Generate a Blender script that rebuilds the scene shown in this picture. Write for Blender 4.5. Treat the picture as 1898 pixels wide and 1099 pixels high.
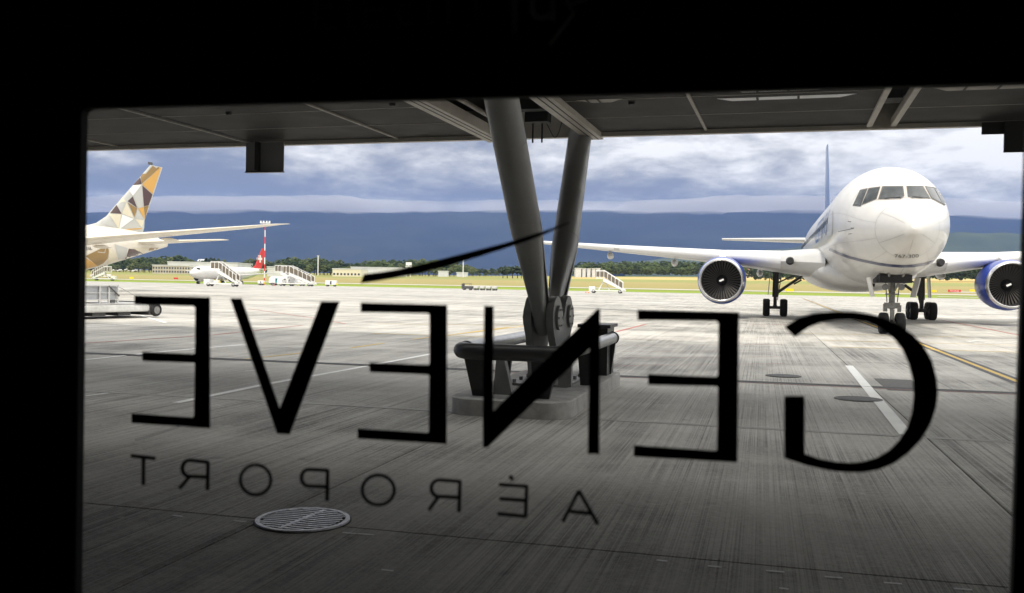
import bpy, bmesh, math, random
from mathutils import Vector, Matrix
from mathutils.bvhtree import BVHTree
from mathutils.geometry import tessellate_polygon
R = math.radians
sc = bpy.context.scene
for o in list(bpy.data.objects): bpy.data.objects.remove(o)

# ------------------------------------------------------------------ camera, sky, sun, exposure
PW, PH, FPX, EYE = 1898, 1099, 1740.0, 1.95
PITCH, ROLL = math.atan(25.5/FPX), 0.018
CAM = Vector((0, 0, EYE))
_f = Vector((0, math.cos(PITCH), -math.sin(PITCH)))
_r0, _u0 = Vector((1, 0, 0)), Vector((0, math.sin(PITCH), math.cos(PITCH)))
_r = math.cos(ROLL)*_r0 + math.sin(ROLL)*_u0
_u = math.cos(ROLL)*_u0 - math.sin(ROLL)*_r0
cd = bpy.data.cameras.new('camera'); cam = bpy.data.objects.new('camera', cd)
sc.collection.objects.link(cam); sc.camera = cam
cam.matrix_world = Matrix(((_r.x, _u.x, -_f.x, 0), (_r.y, _u.y, -_f.y, 0), (_r.z, _u.z, -_f.z, EYE), (0, 0, 0, 1)))
cd.sensor_fit = 'HORIZONTAL'; cd.sensor_width = 36; cd.lens = 36*FPX/PW
cd.clip_start = 0.05; cd.clip_end = 60000
cd.dof.use_dof = True; cd.dof.focus_distance = 42; cd.dof.aperture_fstop = 5.6

SUN_EL, SUN_AZ = R(50), R(180+22)      # azimuth measured clockwise from +Y (ahead of the camera)
sd = Vector((math.sin(SUN_AZ)*math.cos(SUN_EL), math.cos(SUN_AZ)*math.cos(SUN_EL), math.sin(SUN_EL)))
sl = bpy.data.lights.new('sun', 'SUN'); sl.energy = 1.7; sl.angle = R(6); sl.color = (1, .92, .81)
so = bpy.data.objects.new('sun', sl); sc.collection.objects.link(so)
so.rotation_euler = (-sd).to_track_quat('-Z', 'Y').to_euler()

W = bpy.data.worlds.new('World'); sc.world = W; W.use_nodes = True
nt = W.node_tree; nt.nodes.clear(); N = nt.nodes.new; L = nt.links.new
out = N('ShaderNodeOutputWorld'); bg = N('ShaderNodeBackground'); bg.inputs[1].default_value = 0.1
L(bg.outputs[0], out.inputs[0])
sky = N('ShaderNodeTexSky'); sky.sky_type = 'NISHITA'; sky.sun_disc = False
sky.sun_elevation = SUN_EL; sky.sun_rotation = SUN_AZ
tc = N('ShaderNodeTexCoord'); sep = N('ShaderNodeSeparateXYZ'); L(tc.outputs['Generated'], sep.inputs[0])
def wm(op, a, b=None, c=None, clamp=False):
    n = N('ShaderNodeMath'); n.operation = op; n.use_clamp = clamp
    for i, v in enumerate((a, b, c)):
        if v is None: continue
        if isinstance(v, (int, float)): n.inputs[i].default_value = v
        else: L(v, n.inputs[i])
    return n.outputs[0]
zz = wm('MAXIMUM', sep.outputs[2], 0.0)
den = wm('ADD', zz, 0.13)
cx, cy = wm('DIVIDE', sep.outputs[0], den), wm('DIVIDE', sep.outputs[1], den)
cmb = N('ShaderNodeCombineXYZ'); L(cx, cmb.inputs[0]); L(cy, cmb.inputs[1])
def wnoise(scale, detail, rough, dist=0.0, off=0.0, billow=False):
    mp = N('ShaderNodeMapping'); mp.inputs[1].default_value = (off, off*.7, off*.3)
    if billow: mp.inputs[3].default_value = (4.2, 4.2, 13.0); L(tc.outputs['Generated'], mp.inputs[0])
    else: L(cmb.outputs[0], mp.inputs[0])
    n = N('ShaderNodeTexNoise'); n.inputs['Scale'].default_value = scale; n.inputs['Detail'].default_value = detail
    n.inputs['Roughness'].default_value = rough; n.inputs['Distortion'].default_value = dist
    L(mp.outputs[0], n.inputs['Vector']); return n.outputs[0]
n1 = wnoise(2.0, 9, .55, .5, 3.0); n2 = wnoise(1.5, 10, .60, .35, 7.0, True); n4 = wnoise(4.2, 8, .62, .2, 2.0, True); n3 = wnoise(.7, 2, .5, 0, 5.0)
dens = wm('ADD', wm('MULTIPLY', n1, .16), wm('ADD', wm('ADD', wm('MULTIPLY', n2, .46), wm('MULTIPLY', n4, .30)), wm('MULTIPLY', n3, .08)))
right = wm('MULTIPLY_ADD', sep.outputs[0], .14, .012)
lowm = N('ShaderNodeMapRange'); lowm.inputs[1].default_value = .088; lowm.inputs[2].default_value = .135
lowm.inputs[3].default_value = -.055; lowm.inputs[4].default_value = .058; lowm.interpolation_type = 'SMOOTHSTEP'; L(sep.outputs[2], lowm.inputs[0])
streak = wm('MULTIPLY', wm('MAXIMUM', wm('SUBTRACT', 1.0, wm('MULTIPLY', wm('ABSOLUTE', wm('SUBTRACT', sep.outputs[2], .079)), 95.0)), 0.0), .10)
val = wm('ADD', wm('ADD', wm('ADD', dens, right), lowm.outputs[0]), streak)
cr = N('ShaderNodeValToRGB'); L(val, cr.inputs[0]); e = cr.color_ramp.elements
e[0].position = .405; e[0].color = (.16, .168, .19, 1)
e[1].position = .63; e[1].color = (.76, .735, .69, 1)
for p, c in ((.45, (.20, .207, .225, 1)), (.495, (.29, .29, .29, 1)), (.53, (.385, .378, .362, 1)), (.57, (.52, .505, .475, 1))):
    x = e.new(p); x.color = c
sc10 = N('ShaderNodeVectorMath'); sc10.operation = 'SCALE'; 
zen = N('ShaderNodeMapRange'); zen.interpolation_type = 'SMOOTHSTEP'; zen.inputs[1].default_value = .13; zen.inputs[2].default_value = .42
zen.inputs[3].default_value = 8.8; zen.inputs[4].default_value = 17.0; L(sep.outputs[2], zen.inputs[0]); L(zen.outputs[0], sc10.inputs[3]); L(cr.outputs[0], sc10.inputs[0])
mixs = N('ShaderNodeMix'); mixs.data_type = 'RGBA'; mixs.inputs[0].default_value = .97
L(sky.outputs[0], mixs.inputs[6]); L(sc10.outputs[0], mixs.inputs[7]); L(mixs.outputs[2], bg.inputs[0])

sc.view_settings.view_transform = 'Standard'; sc.view_settings.look = 'None'
sc.view_settings.exposure = 1.0; sc.view_settings.gamma = 1; sc.view_settings.use_curve_mapping = False
sc.cycles.max_bounces = 8; sc.cycles.transparent_max_bounces = 12; sc.cycles.volume_bounces = 0
sc.cycles.use_denoising = True

# ------------------------------------------------------------------ frames and helpers
A = R(14.9); CA, SA = math.cos(A), math.sin(A)
UD, VD = Vector((CA, -SA, 0)), Vector((SA, CA, 0))            # along the terminal, and out of it
TERM = Matrix(((CA, SA, 0, 0), (-SA, CA, 0, 0), (0, 0, 1, 0), (0, 0, 0, 1)))
def tp(u, v, z=0): return UD*u + VD*v + Vector((0, 0, z))
def uv(p): return p.dot(UD), p.dot(VD)
def ray(px, py): return (_f*FPX + _r*(px-PW/2) - _u*(py-PH/2)).normalized()
def hit_plane(px, py, p0, n):
    d = ray(px, py); return CAM + d*((p0-CAM).dot(n)/d.dot(n))
def ground(px, py, z=0): return hit_plane(px, py, Vector((0, 0, z)), Vector((0, 0, 1)))
def terr(x, y):
    u, v = x*CA-y*SA, x*SA+y*CA
    k = min(1, max(0, (u+300)/500)); sl_ = .0125+.0085*k
    t = max(0, v-258)
    return sl_*min(t, 700) + (max(0, t-700)*.002)
def thit(px, py, ymax=900):
    d = ray(px, py); t = 60.0
    while True:
        p = CAM+d*t
        if p.z <= terr(p.x, p.y): return Vector((p.x, p.y, terr(p.x, p.y)))
        if p.y > ymax: return Vector((p.x, p.y, terr(p.x, p.y)))
        t += 1.0
def at(px, Y):
    d = ray(px, 524); t = Y/d.y; x = d.x*t; return Vector((x, Y, terr(x, Y)))

def props(o, **k):
    for a, b in k.items():
        if b is not None: o[a] = b
    return o
def obj(name, bm, mats, parent=None, smooth=False, label=None, **k):
    me = bpy.data.meshes.new(name)
    if isinstance(bm, bmesh.types.BMesh):
        bm.normal_update(); bm.to_mesh(me); bm.free()
    else: me = bm
    for m in (mats if isinstance(mats, (list, tuple)) else [mats]):
        if m and not isinstance(bm, bpy.types.Mesh): me.materials.append(m)
    if smooth:
        for p in me.polygons: p.use_smooth = True
        if smooth == 'auto':
            me.set_sharp_from_angle(angle=R(35))
    o = bpy.data.objects.new(name, me); sc.collection.objects.link(o)
    if parent is not None: o.parent = parent
    props(o, label=label, **k); return o
def thing(name, label, cat, loc=(0, 0, 0), rz=0.0, group=None):
    o = bpy.data.objects.new(name, None); sc.collection.objects.link(o)
    o.location = loc; o.rotation_euler = (0, 0, rz); o.empty_display_size = .2
    props(o, label=label, category=cat, group=group); return o
def copy_tree(o, parent=None, **k):
    c = o.copy(); sc.collection.objects.link(c)
    if parent is not None: c.parent = parent
    for ch in list(o.children): copy_tree(ch, c)
    props(c, **k); return c
TRZ = -A                                                       # z rotation of the terminal frame
def BM(): return bmesh.new()
def box(bm, c, s, rot=None, mi=0):
    vs = []
    for x in (-.5, .5):
        for y in (-.5, .5):
            for z in (-.5, .5):
                p = Vector((x*s[0], y*s[1], z*s[2]))
                if rot is not None: p = rot @ p
                vs.append(bm.verts.new(Vector(c)+p))
    for f in ((0, 1, 3, 2), (4, 6, 7, 5), (0, 4, 5, 1), (2, 3, 7, 6), (0, 2, 6, 4), (1, 5, 7, 3)):
        fa = bm.faces.new([vs[i] for i in f]); fa.material_index = mi
    return bm
def b2(bm, x0, x1, y0, y1, z0, z1): return box(bm, ((x0+x1)/2, (y0+y1)/2, (z0+z1)/2), (x1-x0, y1-y0, z1-z0))
def tube(bm, a, b, r0, r1=None, n=12, cap=True):
    a, b = Vector(a), Vector(b); r1 = r0 if r1 is None else r1
    d = (b-a).normalized(); x = d.orthogonal().normalized(); y = d.cross(x)
    r = [[bm.verts.new(p+(x*math.cos(t)+y*math.sin(t))*rr) for t in [2*math.pi*i/n for i in range(n)]] for p, rr in ((a, r0), (b, r1))]
    for i in range(n): bm.faces.new((r[0][i], r[0][(i+1) % n], r[1][(i+1) % n], r[1][i]))
    if cap: bm.faces.new(r[0][::-1]); bm.faces.new(r[1])
    return bm
def path(bm, pts, r, n=10):
    pts = [Vector(p) for p in pts]; rings = []; x = None
    for i, p in enumerate(pts):
        d = (pts[min(i+1, len(pts)-1)]-pts[max(i-1, 0)]).normalized()
        x = d.orthogonal().normalized() if x is None else (x-d*x.dot(d)).normalized()
        y = d.cross(x); rings.append([bm.verts.new(p+(x*math.cos(2*math.pi*k/n)+y*math.sin(2*math.pi*k/n))*r) for k in range(n)])
    for a, b in zip(rings, rings[1:]):
        for i in range(n): bm.faces.new((a[i], a[(i+1) % n], b[(i+1) % n], b[i]))
    bm.faces.new(rings[0][::-1]); bm.faces.new(rings[-1]); return bm
def loft(bm, loops, cap=True, mi=0):
    rs = [[bm.verts.new(p) for p in l] for l in loops]; n = len(rs[0])
    for a, b in zip(rs, rs[1:]):
        for i in range(n):
            f = bm.faces.new((a[i], a[(i+1) % n], b[(i+1) % n], b[i])); f.material_index = mi
    if cap:
        for l in (rs[0][::-1], rs[-1]):
            try: bm.faces.new(l)
            except ValueError: pass
    return bm
def revolve(bm, prof, n=48, ax=Vector((0, 0, 0)), closed=False, mi=0):   # profile (x along the axis, r); axis = local x
    rs = [[bm.verts.new(ax+Vector((s, r*math.cos(2*math.pi*i/n), r*math.sin(2*math.pi*i/n)))) for i in range(n)] for s, r in prof]
    pr = list(zip(rs, rs[1:])) + ([(rs[-1], rs[0])] if closed else [])
    for a, b in pr:
        for i in range(n):
            f = bm.faces.new((a[i], b[i], b[(i+1) % n], a[(i+1) % n])); f.material_index = mi
    return bm
def prism(bm, pts, off):                                         # polygon of 3-D points pushed along off
    a = [bm.verts.new(p) for p in pts]; b = [bm.verts.new(Vector(p)+Vector(off)) for p in pts]; n = len(a)
    fs = [bm.faces.new(a), bm.faces.new(b[::-1])]
    for i in range(n): bm.faces.new((a[i], b[i], b[(i+1) % n], a[(i+1) % n]))
    return bm
def fix(bm): bmesh.ops.recalc_face_normals(bm, faces=bm.faces); return bm
def tri(bm):
    bmesh.ops.triangulate(bm, faces=[f for f in bm.faces if len(f.verts) > 4]); return bm

# ------------------------------------------------------------------ materials
def mat(name, col, rough=.5, metal=0.0, coat=0.0, noise=None, bump=None, spec=.5, col2=None, em=None):
    m = bpy.data.materials.new(name); m.use_nodes = True; t = m.node_tree; b = t.nodes['Principled BSDF']
    b.inputs['Base Color'].default_value = (*col, 1); b.inputs['Roughness'].default_value = rough
    b.inputs['Metallic'].default_value = metal; b.inputs['Coat Weight'].default_value = coat
    b.inputs['Specular IOR Level'].default_value = spec
    if noise:                                                    # (scale, amount)
        g = t.nodes.new('ShaderNodeTexCoord')
        n = t.nodes.new('ShaderNodeTexNoise'); n.inputs['Scale'].default_value = noise[0]; n.inputs['Detail'].default_value = 6
        n.inputs['Roughness'].default_value = .65
        t.links.new(g.outputs['Object'], n.inputs['Vector'])
        r = t.nodes.new('ShaderNodeValToRGB'); r.color_ramp.elements[0].position = .3; r.color_ramp.elements[1].position = .7
        c2 = col2 or tuple(c*(1-noise[1]) for c in col)
        r.color_ramp.elements[0].color = (*c2, 1); r.color_ramp.elements[1].color = (*col, 1)
        t.links.new(n.outputs[0], r.inputs[0]); t.links.new(r.outputs[0], b.inputs['Base Color'])
        mr = t.nodes.new('ShaderNodeMapRange'); mr.inputs[3].default_value = min(1, rough*1.25); mr.inputs[4].default_value = rough*.85
        t.links.new(n.outputs[0], mr.inputs[0]); t.links.new(mr.outputs[0], b.inputs['Roughness'])
        if bump:
            bp = t.nodes.new('ShaderNodeBump'); bp.inputs['Strength'].default_value = bump; bp.inputs['Distance'].default_value = .02
            t.links.new(n.outputs[0], bp.inputs['Height']); t.links.new(bp.outputs[0], b.inputs['Normal'])
    return m
M = dict(
    white=mat('aircraft_white', (.69, .68, .66), .3, coat=.3, noise=(.9, .10)),
    whitep=mat('vehicle_white', (.78, .78, .77), .4, coat=.2, noise=(2, .12)),
    cream=mat('airliner_cream', (.76, .70, .59), .35, coat=.3, noise=(.7, .06)),
    wing=mat('wing_grey', (.60, .60, .59), .35, coat=.2, noise=(1.1, .10)),
    silver=mat('bare_metal', (.74, .74, .75), .22, metal=1, noise=(4, .1)),
    gearm=mat('gear_grey', (.34, .34, .33), .45, noise=(9, .45)),
    geard=mat('gear_dark', (.10, .10, .10), .5, noise=(9, .4)),
    tyre=mat('tyre_rubber', (.020, .020, .021), .85, noise=(12, .3)),
    blue=mat('nacelle_blue', (.012, .05, .36), .35, coat=.25, noise=(2, .15)),
    dblue=mat('dark_blue_paint', (.012, .025, .10), .3, coat=.4),
    lblue=mat('light_blue_paint', (.03, .11, .32), .3, coat=.4),
    duct=mat('inlet_duct', (.045, .045, .05), .5), blade=mat('fan_blade_metal', (.26, .25, .24), .4, metal=.5),
    dark=mat('dark_cavity', (.015, .015, .017), .7), line=mat('panel_line', (.42, .42, .42), .6),
    glassd=mat('cockpit_glass', (.03, .04, .045), .12, coat=0.0, noise=(3, .6), spec=.35),
    gold=mat('gold_paint', (.66, .36, .07), .35, coat=.3), olive=mat('olive_gold_paint', (.30, .18, .045), .35, coat=.3),
    brown=mat('dark_brown_paint', (.075, .035, .032), .35, coat=.3), lgrey=mat('light_grey_paint', (.52, .52, .49), .35, coat=.3),
    ivory=mat('ivory_paint', (.72, .66, .50), .35, coat=.3), pwhite=mat('bright_white_paint', (.83, .83, .82), .35, coat=.3),
    red=mat('red_paint', (.62, .03, .03), .4), yellow=mat('yellow_paint', (.80, .60, .02), .45), teal=mat('teal_paint', (.02, .30, .32), .4),
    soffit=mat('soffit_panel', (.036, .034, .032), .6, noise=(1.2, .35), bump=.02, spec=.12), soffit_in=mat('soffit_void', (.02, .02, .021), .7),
    beam=mat('beige_beam', (.56, .52, .46), .5, noise=(3, .2)), trim=mat('soffit_trim', (.34, .31, .27), .5, noise=(5, .3)),
    col=mat('column_paint', (.30, .30, .29), .42, noise=(1.7, .22), bump=.03), colp=mat('bracket_paint', (.25, .25, .245), .45, noise=(2.4, .3), bump=.06),
    rail=mat('rail_dark_paint', (.035, .035, .036), .38, noise=(5, .3)), chrome=mat('rail_steel', (.36, .37, .39), .33, metal=1, noise=(6, .2)),
    plinth=mat('plinth_concrete', (.52, .51, .49), .85, noise=(5, .35), bump=.25),
    galv=mat('galvanised_iron', (.85, .85, .88), .45, metal=.75, noise=(30, .45), bump=.12),
    seal=mat('joint_seal', (.035, .034, .033), .9), drain=mat('drain_channel', (.085, .088, .095), .75, noise=(6, .35), bump=.1),
    cover=mat('cast_iron', (.085, .083, .08), .7, noise=(14, .4), bump=.2),
    pwh=mat('marking_white', (.92, .92, .90), .6, noise=(2.2, .12)), pye=mat('marking_yellow', (.66, .44, .07), .6, noise=(2.0, .25)),
    pre=mat('marking_red', (.45, .15, .13), .75, noise=(.8, .35)), pdk=mat('marking_border', (.10, .10, .115), .8, noise=(3, .3)),
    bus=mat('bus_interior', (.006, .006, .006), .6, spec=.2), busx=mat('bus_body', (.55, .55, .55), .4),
    decal=mat('black_decal', (.008, .008, .008), .6, spec=.2), busr=mat('bus_bounce_grey', (.22, .22, .22), .7), hdr=mat('header_print', (.75, .72, .72), .6), hdg=mat('header_print_dim', (.16, .20, .16), .6),
    bark=mat('bark', (.08, .06, .045), .9), term=mat('terminal_cladding', (.32, .33, .34), .5, noise=(.6, .15)),
    roofw=mat('pale_roof', (.66, .67, .68), .5, noise=(.15, .2)), wallb=mat('beige_wall', (.52, .47, .38), .8, noise=(.2, .2)),
    roofr=mat('red_tile_roof', (.33, .14, .09), .8, noise=(.5, .3)), wing_glass=mat('window_dark', (.05, .06, .07), .15),
    hbox=mat('sign_back_paint', (.22, .22, .22), .6), seam=mat('seam_grey', (.50, .49, .48), .5), pale=mat('pale_mortar', (.52, .51, .49), .85, noise=(1.5, .4)), slat=mat('slat_metal', (.80, .80, .80), .45, metal=.35), daylit=mat('painted_daylight', (.85, .86, .88), .4), surround=mat('beige_surround', (.55, .50, .45), .5),
    orange=mat('orange_plastic', (.75, .16, .02), .5),
)
def foliage(name, c1, c2):
    m = bpy.data.materials.new(name); m.use_nodes = True; t = m.node_tree; b = t.nodes['Principled BSDF']
    g = t.nodes.new('ShaderNodeNewGeometry'); n = t.nodes.new('ShaderNodeTexNoise'); n.inputs['Scale'].default_value = .45; n.inputs['Detail'].default_value = 5
    t.links.new(g.outputs['Position'], n.inputs['Vector'])
    oi = t.nodes.new('ShaderNodeObjectInfo'); ad = t.nodes.new('ShaderNodeMath'); ad.operation = 'MULTIPLY_ADD'; ad.inputs[1].default_value = .35; 
    t.links.new(oi.outputs['Random'], ad.inputs[0]); t.links.new(n.outputs[0], ad.inputs[2])
    r = t.nodes.new('ShaderNodeValToRGB'); r.color_ramp.elements[0].position = .42; r.color_ramp.elements[1].position = .88
    r.color_ramp.elements[0].color = (*c1, 1); r.color_ramp.elements[1].color = (*c2, 1)
    t.links.new(ad.outputs[0], r.inputs[0]); t.links.new(r.outputs[0], b.inputs['Base Color']); b.inputs['Roughness'].default_value = .8
    b.inputs['Specular IOR Level'].default_value = .2
    return m
M['leaf'] = foliage('foliage_mid', (.022, .038, .016), (.085, .115, .040)); M['leafd'] = foliage('foliage_dark', (.016, .028, .014), (.048, .066, .027))
M['leafl'] = foliage('foliage_light', (.05, .068, .025), (.13, .15, .055))

def concrete(name, rand):
    m = bpy.data.materials.new(name); m.use_nodes = True; t = m.node_tree; b = t.nodes['Principled BSDF']; N = t.nodes.new; L = t.links.new
    g = N('ShaderNodeNewGeometry'); rot = N('ShaderNodeVectorRotate'); rot.rotation_type = 'Z_AXIS'; rot.inputs['Angle'].default_value = A
    L(g.outputs['Position'], rot.inputs['Vector'])               # x = along the terminal, y = out of it
    def nz(sc3, detail=4, rough=.6, src=rot.outputs[0], d=0.0):
        mp = N('ShaderNodeMapping'); mp.inputs['Scale'].default_value = sc3; L(src, mp.inputs[0])
        n = N('ShaderNodeTexNoise'); n.inputs['Scale'].default_value = 1; n.inputs['Detail'].default_value = detail; n.inputs['Roughness'].default_value = rough
        n.inputs['Distortion'].default_value = d
        L(mp.outputs[0], n.inputs['Vector']); return n.outputs[0]
    def mth(op, a, b_=None, c=None):
        n = N('ShaderNodeMath'); n.operation = op
        for i, v in enumerate((a, b_, c)):
            if v is None: continue
            if isinstance(v, (int, float)): n.inputs[i].default_value = v
            else: L(v, n.inputs[i])
        return n.outputs[0]
    def ss(v, a, b_, lo, hi):
        n = N('ShaderNodeMapRange'); n.interpolation_type = 'SMOOTHSTEP'
        for i, q in enumerate((a, b_, lo, hi)): n.inputs[i+1].default_value = q
        L(v, n.inputs[0]); return n.outputs[0]
    groove = nz((27, .05, 1), 4, .75, d=.0); groove2 = nz((75, .12, 1), 2, .6); gmod = nz((.9, .5, 1), 4, .6); fine = nz((45, 45, 45), 6, .75); aggr = nz((14, 14, 14), 4, .7)
    stain = nz((.22, .35, 1), 6, .62, d=.5); stain2 = nz((1.1, .18, 1), 6, .65); blot = nz((1.3, 1.6, 1), 5, .7, d=.4)
    far = nz((.02, .10, 1), 5, .6)
    gm = ss(gmod, .35, .65, .35, 1.25); v = mth('ADD', .60, mth('MULTIPLY', mth('MULTIPLY', ss(groove, .36, .64, -.5, .5), .30), gm))
    v = mth('ADD', v, mth('MULTIPLY', mth('MULTIPLY', ss(groove2, .38, .62, -.5, .5), .26), gm))
    v = mth('ADD', v, mth('MULTIPLY', ss(fine, .3, .7, -.5, .5), .26))
    v = mth('ADD', v, mth('MULTIPLY', ss(aggr, .35, .65, -.5, .5), .14))
    v = mth('ADD', v, mth('MULTIPLY', ss(stain, .35, .68, -.5, .5), .26))
    v = mth('ADD', v, mth('MULTIPLY', ss(stain2, .36, .68, -.5, .5), .24))
    v = mth('ADD', v, mth('MULTIPLY', ss(blot, .56, .74, 0, 1), .17))
    v = mth('ADD', v, mth('MULTIPLY', ss(far, .35, .65, -.5, .5), .24))
    tyre = ss(nz((2.6, .05, 1), 3, .6, d=1.2), .60, .72, 0, 1); oil = ss(nz((2.2, 2.2, 1), 2, .5), .68, .76, 0, 1); chip = ss(nz((9, 9, 1), 2, .5), .70, .76, 0, 1)
    v = mth('SUBTRACT', v, mth('MULTIPLY', tyre, .13)); v = mth('SUBTRACT', v, mth('MULTIPLY', oil, .16)); v = mth('ADD', v, mth('MULTIPLY', chip, .20))
    if rand:
        oi = N('ShaderNodeObjectInfo'); v = mth('ADD', v, mth('MULTIPLY', mth('SUBTRACT', oi.outputs['Random'], .5), .12))
    r = N('ShaderNodeValToRGB'); el = r.color_ramp.elements
    el[0].position = .1; el[0].color = (.10, .098, .095, 1); el[1].position = 1.0; el[1].color = (.61, .59, .55, 1)
    x = el.new(.55); x.color = (.40, .387, .355, 1)
    L(v, r.inputs[0]); L(r.outputs[0], b.inputs['Base Color'])
    b.inputs['Roughness'].default_value = .75; b.inputs['Specular IOR Level'].default_value = .25
    bp = N('ShaderNodeBump'); bp.inputs['Strength'].default_value = .5; bp.inputs['Distance'].default_value = .006
    L(mth('ADD', groove, mth('MULTIPLY', groove2, .6)), bp.inputs['Height']); L(bp.outputs[0], b.inputs['Normal'])
    return m
M['slab'] = concrete('brushed_concrete', True); M['conc'] = concrete('apron_concrete', False)

# ------------------------------------------------------------------ ground: apron slabs, far apron, fields, mountains
V0, V1, U0, U1, DV, DU = 0.26, 0, 2.15-6.0*6, 0, 6.55, 6.0
apron = thing('apron', None, None); 
del_keys = [k for k in ('label', 'category') if k in apron.keys()]
apron['kind'] = 'structure'
bm = BM(); b2(bm, -DU/2+.008, DU/2-.008, -DV/2+.008, DV/2-.008, -.12, 0)
bmesh.ops.bevel(bm, geom=[e for e in bm.edges if all(v.co.z > -.01 for v in e.verts)], offset=.006, segments=1, affect='EDGES')
slab_me = None
rs = random.Random(5)
NU, NV = 13, 17
for j in range(NV):
    for i in range(NU):
        if slab_me is None:
            o = obj('concrete_slab', bm, M['slab'], apron); slab_me = o.data
        else:
            o = bpy.data.objects.new('concrete_slab', slab_me); sc.collection.objects.link(o); o.parent = apron
        c = tp(U0+(i+.5)*DU, V0+(j+.5)*DV, rs.uniform(-.002, .0))
        o.location = c; o.rotation_euler = (0, 0, TRZ)
UL, UR, VF = U0, U0+NU*DU, V0+NV*DV
def sheet(name, rects, z, m, kind='structure', parent=None, **k):
    bm = BM()
    for (u0, u1, v0, v1) in rects:
        bm.faces.new([bm.verts.new(tp(a, b, z)) for a, b in ((u0, v0), (u1, v0), (u1, v1), (u0, v1))])
    o = obj(name, bm, m, parent, **k)
    if kind: o['kind'] = kind
    return o
sheet('joint_bed', [(UL, UR, V0, VF)], -.018, M['seal'], None, apron)
sheet('apron_pavement', [(UL-500, UL, -60, VF), (UR, UR+500, -60, VF), (UL, UR, -60, V0), (UL-500, UR+500, VF, 258)], -.001, M['conc'])

def terrain():
    us = [-9000, -5000, -2500, -1500]+list(range(-1000, 1001, 50))+[1500, 2500, 5000, 9000]
    vs = [258, 262, 270, 280, 290, 300, 320, 350, 400, 450, 500, 560, 620, 700, 800, 900, 957, 1100, 1500, 2500, 4000, 7000, 12000]
    bm = BM(); g = {}
    for i, u in enumerate(us):
        for j, v in enumerate(vs):
            p = tp(u, v); p.z = terr(p.x, p.y); g[i, j] = bm.verts.new(p)
    for i in range(len(us)-1):
        for j in range(len(vs)-1): bm.faces.new((g[i, j], g[i+1, j], g[i+1, j+1], g[i, j+1]))
    m = bpy.data.materials.new('field_grass'); m.use_nodes = True; t = m.node_tree; b = t.nodes['Principled BSDF']; N = t.nodes.new; L = t.links.new
    ge = N('ShaderNodeNewGeometry'); rot = N('ShaderNodeVectorRotate'); rot.rotation_type = 'Z_AXIS'; rot.inputs['Angle'].default_value = A; L(ge.outputs['Position'], rot.inputs['Vector'])
    sp = N('ShaderNodeSeparateXYZ'); L(rot.outputs[0], sp.inputs[0])
    mp = N('ShaderNodeMapping'); mp.inputs['Scale'].default_value = (.006, .03, 1); L(rot.outputs[0], mp.inputs[0])
    n = N('ShaderNodeTexNoise'); n.inputs['Scale'].default_value = 1; n.inputs['Detail'].default_value = 7; n.inputs['Roughness'].default_value = .65; L(mp.outputs[0], n.inputs['Vector'])
    ma = N('ShaderNodeMath'); ma.operation = 'MULTIPLY_ADD'; ma.inputs[1].default_value = 60; L(n.outputs[0], ma.inputs[0]); L(sp.outputs[1], ma.inputs[2])
    mr = N('ShaderNodeMapRange'); mr.inputs[1].default_value = 288; mr.inputs[2].default_value = 988; L(ma.outputs[0], mr.inputs[0])
    r = N('ShaderNodeValToRGB'); el = r.color_ramp.elements
    el[0].position = 0; el[0].color = (.22, .30, .035, 1); el[1].position = 1; el[1].color = (.16, .20, .07, 1)
    for p_, c in ((.045, (.22, .27, .05)), (.07, (.30, .265, .10)), (.26, (.34, .285, .12)), (.33, (.27, .285, .10)), (.46, (.29, .305, .105)), (.50, (.55, .41, .16)), (.80, (.58, .43, .18)), (.86, (.21, .25, .07))):
        q = el.new(p_); q.color = (*c, 1)
    L(mr.outputs[0], r.inputs[0])
    # the wheat field only lies on the right-hand side
    r2 = N('ShaderNodeValToRGB'); r2.color_ramp.elements[0].color = (.30, .265, .10, 1); r2.color_ramp.elements[1].color = (.24, .27, .07, 1); L(n.outputs[0], r2.inputs[0])
    mr2 = N('ShaderNodeMapRange'); mr2.inputs[1].default_value = -180; mr2.inputs[2].default_value = -120; L(sp.outputs[0], mr2.inputs[0])
    ml = N('ShaderNodeMapRange'); ml.inputs[1].default_value = 500; ml.inputs[2].default_value = 560; ml.inputs[3].default_value = 1; ml.inputs[4].default_value = 0; L(sp.outputs[1], ml.inputs[0])
    mx_ = N('ShaderNodeMath'); mx_.operation = 'MAXIMUM'; L(mr2.outputs[0], mx_.inputs[0]); L(ml.outputs[0], mx_.inputs[1])
    mx = N('ShaderNodeMix'); mx.data_type = 'RGBA'; L(mx_.outputs[0], mx.inputs[0]); L(r2.outputs[0], mx.inputs[6]); L(r.outputs[0], mx.inputs[7])
    mp3 = N('ShaderNodeMapping'); mp3.inputs['Scale'].default_value = (.05, .25, 1); L(rot.outputs[0], mp3.inputs[0])
    n3 = N('ShaderNodeTexNoise'); n3.inputs['Scale'].default_value = 1; n3.inputs['Detail'].default_value = 6; L(mp3.outputs[0], n3.inputs['Vector'])
    mr3 = N('ShaderNodeMapRange'); mr3.inputs[3].default_value = .72; mr3.inputs[4].default_value = 1.28; L(n3.outputs[0], mr3.inputs[0])
    ms = N('ShaderNodeVectorMath'); ms.operation = 'SCALE'; L(mx.outputs[2], ms.inputs[0]); L(mr3.outputs[0], ms.inputs[3])
    L(ms.outputs[0], b.inputs['Base Color']); b.inputs['Roughness'].default_value = .9; b.inputs['Specular IOR Level'].default_value = .1
    obj('grass_field', bm, m, smooth=True, kind='structure')
terrain()
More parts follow.
